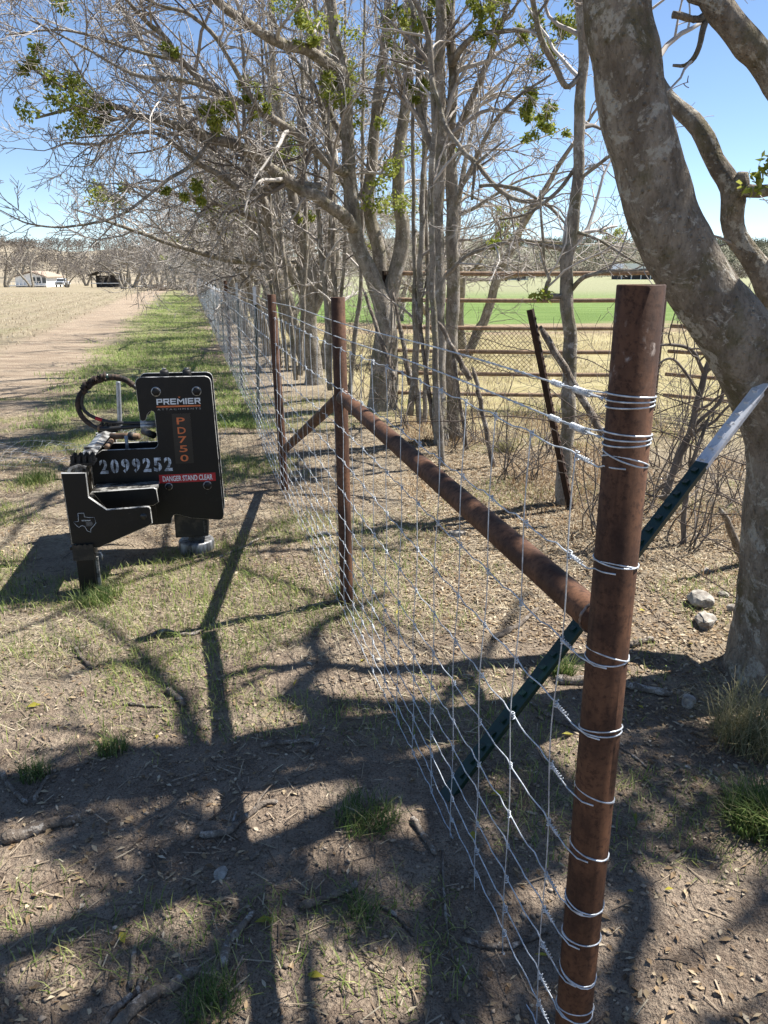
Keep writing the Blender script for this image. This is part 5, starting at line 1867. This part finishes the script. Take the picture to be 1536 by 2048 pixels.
# ------------------------------------------------------------------ grass tufts
def tuft(u, v, n, rad, h, mat, label, w=.0035, lean=.9):
    g = on_ground(u, v)
    a = rs.uniform(0, 6.28, n); r_ = rad * rs.rand(n) ** .7
    base = (g.x, g.y, 0)
    o = blades('grass_tuft', g.x + r_ * np.cos(a), g.y + r_ * np.sin(a), h, w, lean, mat, None, None, None, None, 2, base)
    o.location = base
    tag(o, label, 'grass tuft', 'tufts of grass')
    return o


tuft(1500, 1480, 700, .13, .20, M['tuft_dry'], 'straggly grey-green grass tuft at the foot of the big trunk', .0028, 1.1)
tuft(1535, 1640, 1100, .12, .11, M['tuft'], 'dense dark green grass tuft at the right edge of the foreground', .004, .9)
tuft(1125, 1345, 220, .05, .08, M['tuft'], 'small bright grass tuft beside the leaning green T-post', .0035, .9)
tuft(735, 1640, 330, .10, .07, M['tuft'], 'low grass tuft in a sun patch left of the net wire', .0032, 1.1)
tuft(225, 1500, 160, .05, .07, M['tuft'], 'small dark grass tuft in the shade below the driver', .0032, .9)
tuft(70, 1545, 160, .05, .06, M['tuft'], 'small grass tuft among sticks at the left edge', .0032, .9)
tuft(195, 1200, 420, .11, .09, M['tuft'], 'bright grass tuft round the foot of the driver leg', .0035, .9)
tuft(75, 960, 600, .16, .10, M['tuft'], 'bright green grass tuft left of the driver mount', .004, .9)
tuft(690, 1190, 200, .06, .08, M['tuft'], 'grass tuft at the foot of the second pipe post', .0035, .9)
tuft(420, 2010, 200, .07, .06, M['tuft'], 'small grass tuft right of the stick pile at the bottom', .003, 1.0)
tuft(720, 1820, 120, .06, .05, M['tuft'], 'thin grass sprig next to the short stick in the foreground', .003, 1.0)
tuft(1010, 905, 260, .10, .14, M['tuft_dry'], 'dry weed tuft below the stakes behind the brace', .004, .8)


# ------------------------------------------------------------------ fallen sticks
PXM = {}


def stick(pts_px, wpx, label, seed, lift=.35, group='fallen sticks', forks=0):
    rg = random.Random(seed)
    P = [on_ground(u, v) for u, v in pts_px]
    c = sum(P, Vector()) / len(P)
    depth = c.y * CP + EYE * SP
    r = wpx / 2 / FPX * depth
    n = 22
    path_ = smooth_path(P, n)
    pts = []
    for i, p in enumerate(path_):
        pts.append(Vector((p[0] + rg.uniform(-.12, .12) * r, p[1] + rg.uniform(-.12, .12) * r, gz(p[0], p[1]) + r * (.55 + lift * abs(math.sin(i * .5 + seed))))))
    rad = [r * (1 - .30 * i / (n - 1)) * rg.uniform(.82, 1.14) for i in range(n)]
    rad[0] *= .7; rad[-1] *= .5
    base = Vector((c.x, c.y, 0))
    t = Tubes()
    t.add([p - base for p in pts], rad, 9)
    for f in range(forks):
        i = rg.randint(5, 16)
        d = (pts[i + 1] - pts[i]).normalized()
        dd = (d + perp(d, rg) * .7); dd.z = abs(dd.z) * .15
        pp, rd = walk(pts[i] - base, dd.normalized(), r * rg.uniform(6, 14), r * .5, r * .15, 7, rg, .25, -.01)
        t.add(pp, rd, 6)
    o = link('fallen_stick', t.mesh('fallen_stick'), M['deadwood'], None, True)
    o.location = base
    tag(o, label, 'stick', group)
    return o


stick([(5, 1680), (60, 1665), (110, 1648), (165, 1640)], 26, 'thick pale broken log lying at the left edge of the foreground', 1)
stick([(400, 1668), (445, 1665), (480, 1640), (520, 1610), (555, 1600)], 15, 'curved forked stick left of the sun patch in mid foreground', 2, .35, 'fallen sticks', 2)
stick([(448, 1942), (455, 1900), (480, 1870), (508, 1835)], 18, 'bent pale-tipped stick above the bottom stick pile', 3)
stick([(600, 1818), (650, 1800), (690, 1785), (716, 1768)], 19, 'short stubby stick with dark knot left of the net bottom', 4, .2)
stick([(225, 2060), (280, 2010), (330, 1985), (398, 1948)], 30, 'thickest long stick of the pile at the bottom left', 5)
stick([(205, 2055), (235, 2015), (272, 1985)], 20, 'second stick of the bottom pile, left of the thickest one', 6)
stick([(262, 1975), (266, 1935), (270, 1895)], 13, 'dark thin stick pointing away from the bottom stick pile', 7)
stick([(276, 1990), (282, 1950)], 13, 'short stick stub beside the dark thin stick of the pile', 8)
stick([(825, 1632), (848, 1668), (872, 1702)], 15, 'pale stick under the net wire by the T-post foot', 9)
stick([(0, 1535), (25, 1575), (55, 1605)], 12, 'diagonal stick at the left edge above the pale log', 10, .35, 'fallen sticks', 1)
stick([(65, 1606), (80, 1575), (98, 1545)], 9, 'thin stick crossing near the left edge above the log', 11)
stick([(760, 1800), (795, 1822), (830, 1850)], 9, 'thin dark stick right of the stubby stick', 12)
stick([(150, 1295), (165, 1315), (185, 1332)], 10, 'small dark hooked twig below the driver leg', 13)
stick([(335, 1380), (352, 1392), (370, 1410)], 15, 'short mottled stick on the shadow below the driver', 14)
stick([(245, 1406), (285, 1408), (325, 1411)], 7, 'thin straight twig left of the short mottled stick', 15)
stick([(620, 1505), (637, 1482), (650, 1458)], 8, 'small upright-looking twig in the shade left of the net', 16)
stick([(1110, 1362), (1180, 1365), (1260, 1378), (1345, 1395)], 19, 'long pale branch lying behind the corner post towards the white stone', 17)
stick([(1258, 1292), (1282, 1288), (1306, 1282)], 15, 'short thick stick right of the corner post', 18)
stick([(985, 1282), (1030, 1258), (1075, 1225)], 12, 'stick lying in the sun under the horizontal brace', 19)
stick([(920, 1850), (990, 1858), (1050, 1845), (1095, 1825)], 13, 'arched grey stick seen through the net at the bottom', 20)
stick([(885, 1690), (890, 1790), (905, 1880), (932, 1925)], 6, 'long thin bent twig behind the net strands', 21, .35, 'fallen sticks', 2)
stick([(520, 1492), (580, 1486), (645, 1480)], 11, 'low stick in the dark shade left of the net', 22)
stick([(905, 1990), (930, 2020), (955, 2050)], 17, 'stick end at the bottom edge left of the corner post', 23)
stick([(1240, 1490), (1270, 1510), (1300, 1535)], 6, 'thin pale twig in the shade right of the corner post', 24)
stick([(560, 1075), (520, 1082), (490, 1098), (430, 1120)], 6, 'curled thin twig on the ground right of the driver disc', 25)
stick([(700, 1195), (640, 1212), (595, 1218)], 9, 'dark stick at the foot of the second pipe post', 26)
stick([(500, 1720), (516, 1706), (530, 1688)], 9, 'small brown twig below the curved forked stick', 27)
stick([(1040, 1390), (1090, 1430), (1130, 1450), (1170, 1462)], 9, 'curved dead branch in front of the leaning T-post', 28, .4, 'fallen sticks', 2)
stick([(300, 1275), (330, 1262), (365, 1268), (410, 1262)], 10, 'dark stick across the post shadow below the driver', 29)


# ------------------------------------------------------------------ stones
def stone(u, v, wpx, hpx, label, seed, flat=.55):
    rg = random.Random(seed)
    g = on_ground(u, v)
    depth = g.y * CP + EYE * SP
    s = .78 * wpx / 2 / FPX * depth
    bm = bmesh.new()
    bmesh.ops.create_icosphere(bm, subdivisions=3, radius=1)
    cuts = [Vector((rg.gauss(0, 1), rg.gauss(0, 1), rg.gauss(0, .7))).normalized() for _ in range(9)]
    for vt in bm.verts:
        for c in cuts:
            d = vt.co.dot(c)
            if d > .68:
                vt.co -= c * (d - .68)
        k_ = vt.co * 2.3
        vt.co *= 1 + .05 * math.sin(k_.x * 3 + seed) * math.sin(k_.y * 3.7) + .03 * math.sin(k_.z * 7 + seed)
        vt.co = Vector((vt.co.x * s * 1.25, vt.co.y * s * .9, vt.co.z * s * flat * 1.3))
    o = bm_obj('stone', bm, M['stone'], None, 0, False)
    o.location = (g.x, g.y, gz(g.x, g.y) + s * flat * .45)
    o.rotation_euler = (rg.uniform(-.2, .2), rg.uniform(-.2, .2), rg.uniform(0, 6))
    tag(o, label, 'stone', 'loose stones')
    return o


stone(1376, 1408, 50, 40, 'pale rounded stone at the end of the long branch', 1)
stone(1402, 1215, 70, 40, 'angular tan stone, upper of the heap left of the big trunk', 2)
stone(1410, 1250, 64, 40, 'flat stone at the bottom of the heap beside the big trunk', 3)
stone(1444, 1198, 26, 24, 'small round stone on top of the heap near the trunk', 4)
stone(1464, 1228, 28, 40, 'whitish upright stone touching the big trunk', 5, .9)
stone(1412, 1140, 26, 24, 'small pale stone above the stone heap', 6)
stone(1012, 1095, 60, 30, 'broad grey rock under the horizontal brace', 7, .4)
stone(915, 1072, 40, 20, 'smaller grey rock left of the broad rock', 8, .4)
stone(440, 1752, 46, 16, 'flat brown stone right of the bent shadow in the foreground', 9, .3)
stone(756, 1322, 20, 18, 'small white stone left of the net bottom', 10)
stone(645, 1072, 26, 12, 'small pale stone between the brace posts', 11, .4)
stone(838, 795, 40, 20, 'pale stone at the foot of the multi-stem tree', 12, .4)
stone(230, 1855, 14, 12, 'little round pebble in the shaded foreground', 13)
stone(1375, 1530, 14, 12, 'little grey pebble in the shade right of the corner post', 14)

# ------------------------------------------------------------------ far background
M['white_wall'] = plain('white_wall', (.78, .77, .74), .7, 0, .05, 2)
M['tan_roof'] = plain('tan_roof', (.36, .27, .20), .8, 0, .15, 3)
M['glass'] = plain('window_glass', (.05, .06, .07), .15, 0, .1, 2)
M['dark_wall'] = plain('dark_wall', (.05, .042, .038), .8, 0, .2, 2)
M['metal_roof'] = plain('metal_roof', (.72, .72, .71), .6, 0, .06, 1)
M['concrete'] = plain('concrete', (.55, .53, .48), .85, 0, .08, .5)
M['tyre'] = plain('tyre', (.02, .02, .02), .8)
M['car_white'] = plain('car_white', (.75, .76, .77), .3, 0, .03, 3)


def far_pt(u, v, y):
    q = at(u, v, y); return q


def house():
    y = 176.0
    x0 = at(36, 560, y).x; x1 = at(86, 560, y).x
    zb = -1.5
    r_ = empty('white_house', ((x0 + x1) / 2, y, zb))
    tag(r_, 'white house with a tan gable roof and triple window at the far left', 'house')
    w = (x1 - x0) / 2 + .6
    zt = 2.1
    gable = [(-w, 0), (w, 0), (w, zt), (0.2, zt + .95), (-w, zt)]
    plate('wall', gable, 0, 9, [M['white_wall']], r_)
    plate('roof', [(-w - .5, zt - .05), (.2, zt + 1.1), (w + .5, zt - .05), (w + .5, zt + .12), (.2, zt + 1.3), (-w - .5, zt + .12)], -.5, 9.5, [M['tan_roof']], r_)
    for i in range(3):
        wx_ = .2 + i * 1.15
        fr = box('window', wx_, wx_ + 1.0, -.08, -.002, .75, 2.15, M['white_wall'], r_)
        box('pane', wx_ + .08, wx_ + .92, -.12, -.082, .83, 2.07, M['glass'], fr)
    dk = box('porch_deck', -w - 1, w + 1, -2.2, -.12, .25, .45, M['white_wall'], r_)
    for i in range(9):
        box('porch_rail_post', -w - .9 + i * .85, -w - .82 + i * .85, -2.15, -2.08, .451, 1.2, M['white_wall'], dk)
    box('porch_rail', -w - .95, -w + 6.2, -2.16, -2.07, 1.201, 1.28, M['white_wall'], dk)
    for i in range(5):
        box('deck_post', -w - .6 + i * 1.9, -w - .45 + i * 1.9, -2.1, -1.95, -.3, .249, M['white_wall'], dk)


house()


def pickup():
    y = 172.0
    c = at(118, 560, y)
    r_ = empty('white_pickup', (c.x, y, -1.45), R(8))
    tag(r_, 'white pickup truck parked beside the far white house', 'truck')
    bm = bmesh.new()
    bm_box(bm, -1.0, 1.0, 0, 5.4, .5, 1.15)
    bm_obj('body', bm, M['car_white'], r_, .08)
    bm = bmesh.new()
    v_ = bm_box(bm, -.92, .92, .9, 3.2, 1.151, 1.85)
    for i in (4, 5):
        v_[i].co.y += .5
    for i in (6, 7):
        v_[i].co.y -= .3
    for i in (4, 7):
        v_[i].co.x += .15
    for i in (5, 6):
        v_[i].co.x -= .15
    cab = bm_obj('cab', bm, M['car_white'], r_, .05)
    box('windscreen', -.72, .72, .98, 1.02, 1.28, 1.70, M['glass'], cab)
    box('grille', -.6, .6, -.03, -.005, .72, 1.0, M['glass'], r_)
    for sx_ in (-1, 1):
        for yy_ in (.9, 4.2):
            tube_obj('wheel', [(sx_ * .80, yy_, .38), (sx_ * .98, yy_, .38)], .38, M['tyre'], r_, 18, False)
        box('headlight', sx_ * .8 - .13, sx_ * .8 + .13, -.03, -.005, .80, 1.0, M['silver_tip'], r_)


pickup()


def shed():
    y = 160.0
    a = at(181, 560, y); b = at(240, 560, y)
    r_ = empty('dark_shed', ((a.x + b.x) / 2, y, -1.3))
    tag(r_, 'dark open-sided shed under the far bare trees', 'shed')
    w = (b.x - a.x) / 2
    box('back_wall', -w, w, 3.0, 3.2, 0, 2.3, M['dark_wall'], r_)
    plate('roof', [(-w - .4, 2.25), (-w * .4, 3.05), (w + .4, 2.5), (w + .4, 2.62), (-w * .4, 3.2), (-w - .4, 2.38)], -.4, 3.6, [M['dark_wall']], r_)
    for i in range(4):
        xx = -w + .1 + i * (2 * w - .2) / 3
        box('post', xx - .08, xx + .08, 0, .16, 0, 2.3, M['white_wall'] if i == 3 else M['dark_wall'], r_)
    box('rail', -w, w, -.08, -.02, .75, .9, M['white_wall'], r_)


shed()
dr = box('concrete_drive', -56, -34, 177.5, 186, -1.6, -1.28, M['concrete'], None)
structure(dr, 'pale drive beside the far house')


def barn():
    y = 190.0
    a = at(1252, 540, y); b = at(1312, 540, y)
    r_ = empty('metal_barn', ((a.x + b.x) / 2, y, 0))
    tag(r_, 'low barn with a bright metal roof across the right pasture', 'barn')
    w = (b.x - a.x) / 2 + 1
    box('wall', -w, w, 0, 8, 0, 2.0, M['dark_wall'], r_)
    plate('roof', [(-w - .6, 2.0), (w + .6, 2.0), (w + .2, 3.6), (-w + .6, 3.6)], -.6, 8.6, [M['metal_roof']], r_)
    for i in range(5):
        xx = -w + i * 2 * w / 4
        box('post', xx - .1, xx + .1, -.5, -.3, 0, 1.99, M['white_wall'], r_)


barn()
s_ = empty('hay_shelter', (at(1020, 560, 175).x, 175, 0))
tag(s_, 'long low pale shed at the far edge of the green field', 'shed')
box('wall', -4, 4, 0, 4, 0, 1.0, M['concrete'], s_)
plate('roof', [(-4.3, 1.001), (4.3, 1.001), (4.0, 1.7), (-4.0, 1.7)], -.3, 4.3, [M['metal_roof']], s_)
for i, (u, L_, lab) in enumerate(((1025, 5, 'dark trailer low on the far edge of the green field'), (960, 9, 'pale log pile on the far edge of the green field'))):
    x = at(u, 560, 150).x
    t_ = empty('far_trailer' if i == 0 else 'log_pile', (x, 150, 0))
    tag(t_, lab, 'trailer' if i == 0 else 'log pile')
    if i == 0:
        box('bed', -L_ / 2, L_ / 2, 0, 2, .45, .9, M['dark_wall'], t_, .05)
        for q in (-1.2, 1.2):
            tube_obj('wheel', [(q, -.05, .3), (q, .25, .3)], .3, M['tyre'], t_, 12, False)
    else:
        for q in range(5):
            tube_obj('log', [(-L_ / 2 + q * .3, q * .3, .22 + .2 * (q % 2)), (0, q * .3, .25 + .2 * (q % 2)), (L_ / 2 - q * .5, q * .3, .22 + .2 * (q % 2))], [.2, .22, .17], M['deadwood'], t_, 8)


# brush pile at the end of the track
bp = Tubes()
rb = random.Random(61)
for i in range(160):
    p = Vector((rb.gauss(0, 1.5), rb.gauss(0, .8), rb.uniform(0, .5)))
    d = Vector((rb.uniform(-1, 1), rb.uniform(-1, 1), rb.uniform(-.1, .8))).normalized()
    pts, rad = walk(p, d, rb.uniform(.8, 2.0), .035, .012, 5, rb, .2, -.05)
    bp.add(pts, rad, 4)
bpo = link('brush_pile', bp.mesh('brush_pile'), M['deadwood'])
g_ = at(328, 575, 88)
bpo.location = (g_.x, 88, gz(g_.x, 88))
tag(bpo, 'heap of cut brush at the far end of the dirt track', 'brush pile')


# hills with woods
def hill(name, x0, x1, y0, y1, prof, mat):
    n, m = 80, 16
    xs_h = np.linspace(x0, x1, n)
    Vh = []
    for j in range(m):
        t = j / (m - 1)
        for i, x in enumerate(xs_h):
            Vh.append((x, y0 + (y1 - y0) * t, -2.5 + (prof(x) + 2.5) * math.sin(t * math.pi / 2) ** 1.2))
    I_ = np.arange(n * m).reshape(m, n)
    Qh = np.stack([I_[:-1, :-1], I_[:-1, 1:], I_[1:, 1:], I_[1:, :-1]], -1).reshape(-1, 4)
    o = link(name, mesh_np(name, np.array(Vh), [Qh]), mat, None, True)
    return structure(o)


M['hill_tan'] = plain('hill_tan', (.27, .225, .155), .95, 0, .25, .08)
M['hill_green'] = plain('hill_green', (.12, .115, .07), .95, 0, .3, .1)
hill('hill', -420, -20, 230, 420, lambda x: 14 + 3 * math.sin(x * .02) + 2.5 * math.sin(x * .055 + 1), M['hill_tan'])
hill('wooded_hill', -20, 700, 300, 520, lambda x: 19.5 + 2.2 * math.sin(x * .021 + 2) + 1.5 * math.sin(x * .05) - 4 * sstep(180, 420, x), M['hill_green'])
M['far_wood'] = leafy('far_wood', [(0, (.085, .095, .055)), (.5, (.13, .135, .08)), (1, (.22, .19, .135))], .1, .9)
M['far_wood_grey'] = leafy('far_wood_grey', [(0, (.11, .092, .078)), (.6, (.17, .145, .12)), (1, (.25, .215, .175))], .1, .9)


def wood_mass(name, n, xr, yr, zf, size, mat, label, rad):
    cs_, rad_ = [], []
    rg = random.Random(len(name) * 7)
    for _ in range(n):
        x = rg.uniform(*xr); y = rg.uniform(*yr)
        cs_.append((x, y, zf(x, y) + rg.uniform(.5, 3.2))); rad_.append(rg.uniform(.6, 1.1) * rad)
    Vw, Fw = leaf_cloud(cs_, 95, rad_, size, rg, 0.1)
    o = link(name, mesh_np(name, Vw, [Fw]), mat)
    tag(o, label, 'woods', None, 'stuff')


def hz(y0, y1, top):
    return lambda x, y: -2.5 + (top + 2.5) * math.sin(min(1, max(0, (y - y0) / (y1 - y0))) * math.pi / 2) ** 1.2


wood_mass('hill_woods', 1100, (-10, 260), (305, 515), hz(300, 520, 18.0), .75, M['far_wood'], 'dark wooded ridge beyond the green field on the right', 3.4)
wood_mass('field_edge_woods', 330, (0, 190), (215, 262), lambda x, y: 0, .55, M['far_wood_grey'], 'grey leafless wood edge behind the green field', 2.6)
wood_mass('ridge_woods', 640, (-240, -50), (250, 410), hz(230, 420, 14.0), .65, M['far_wood_grey'], 'grey leafless woods on the ridge behind the house', 3.2)
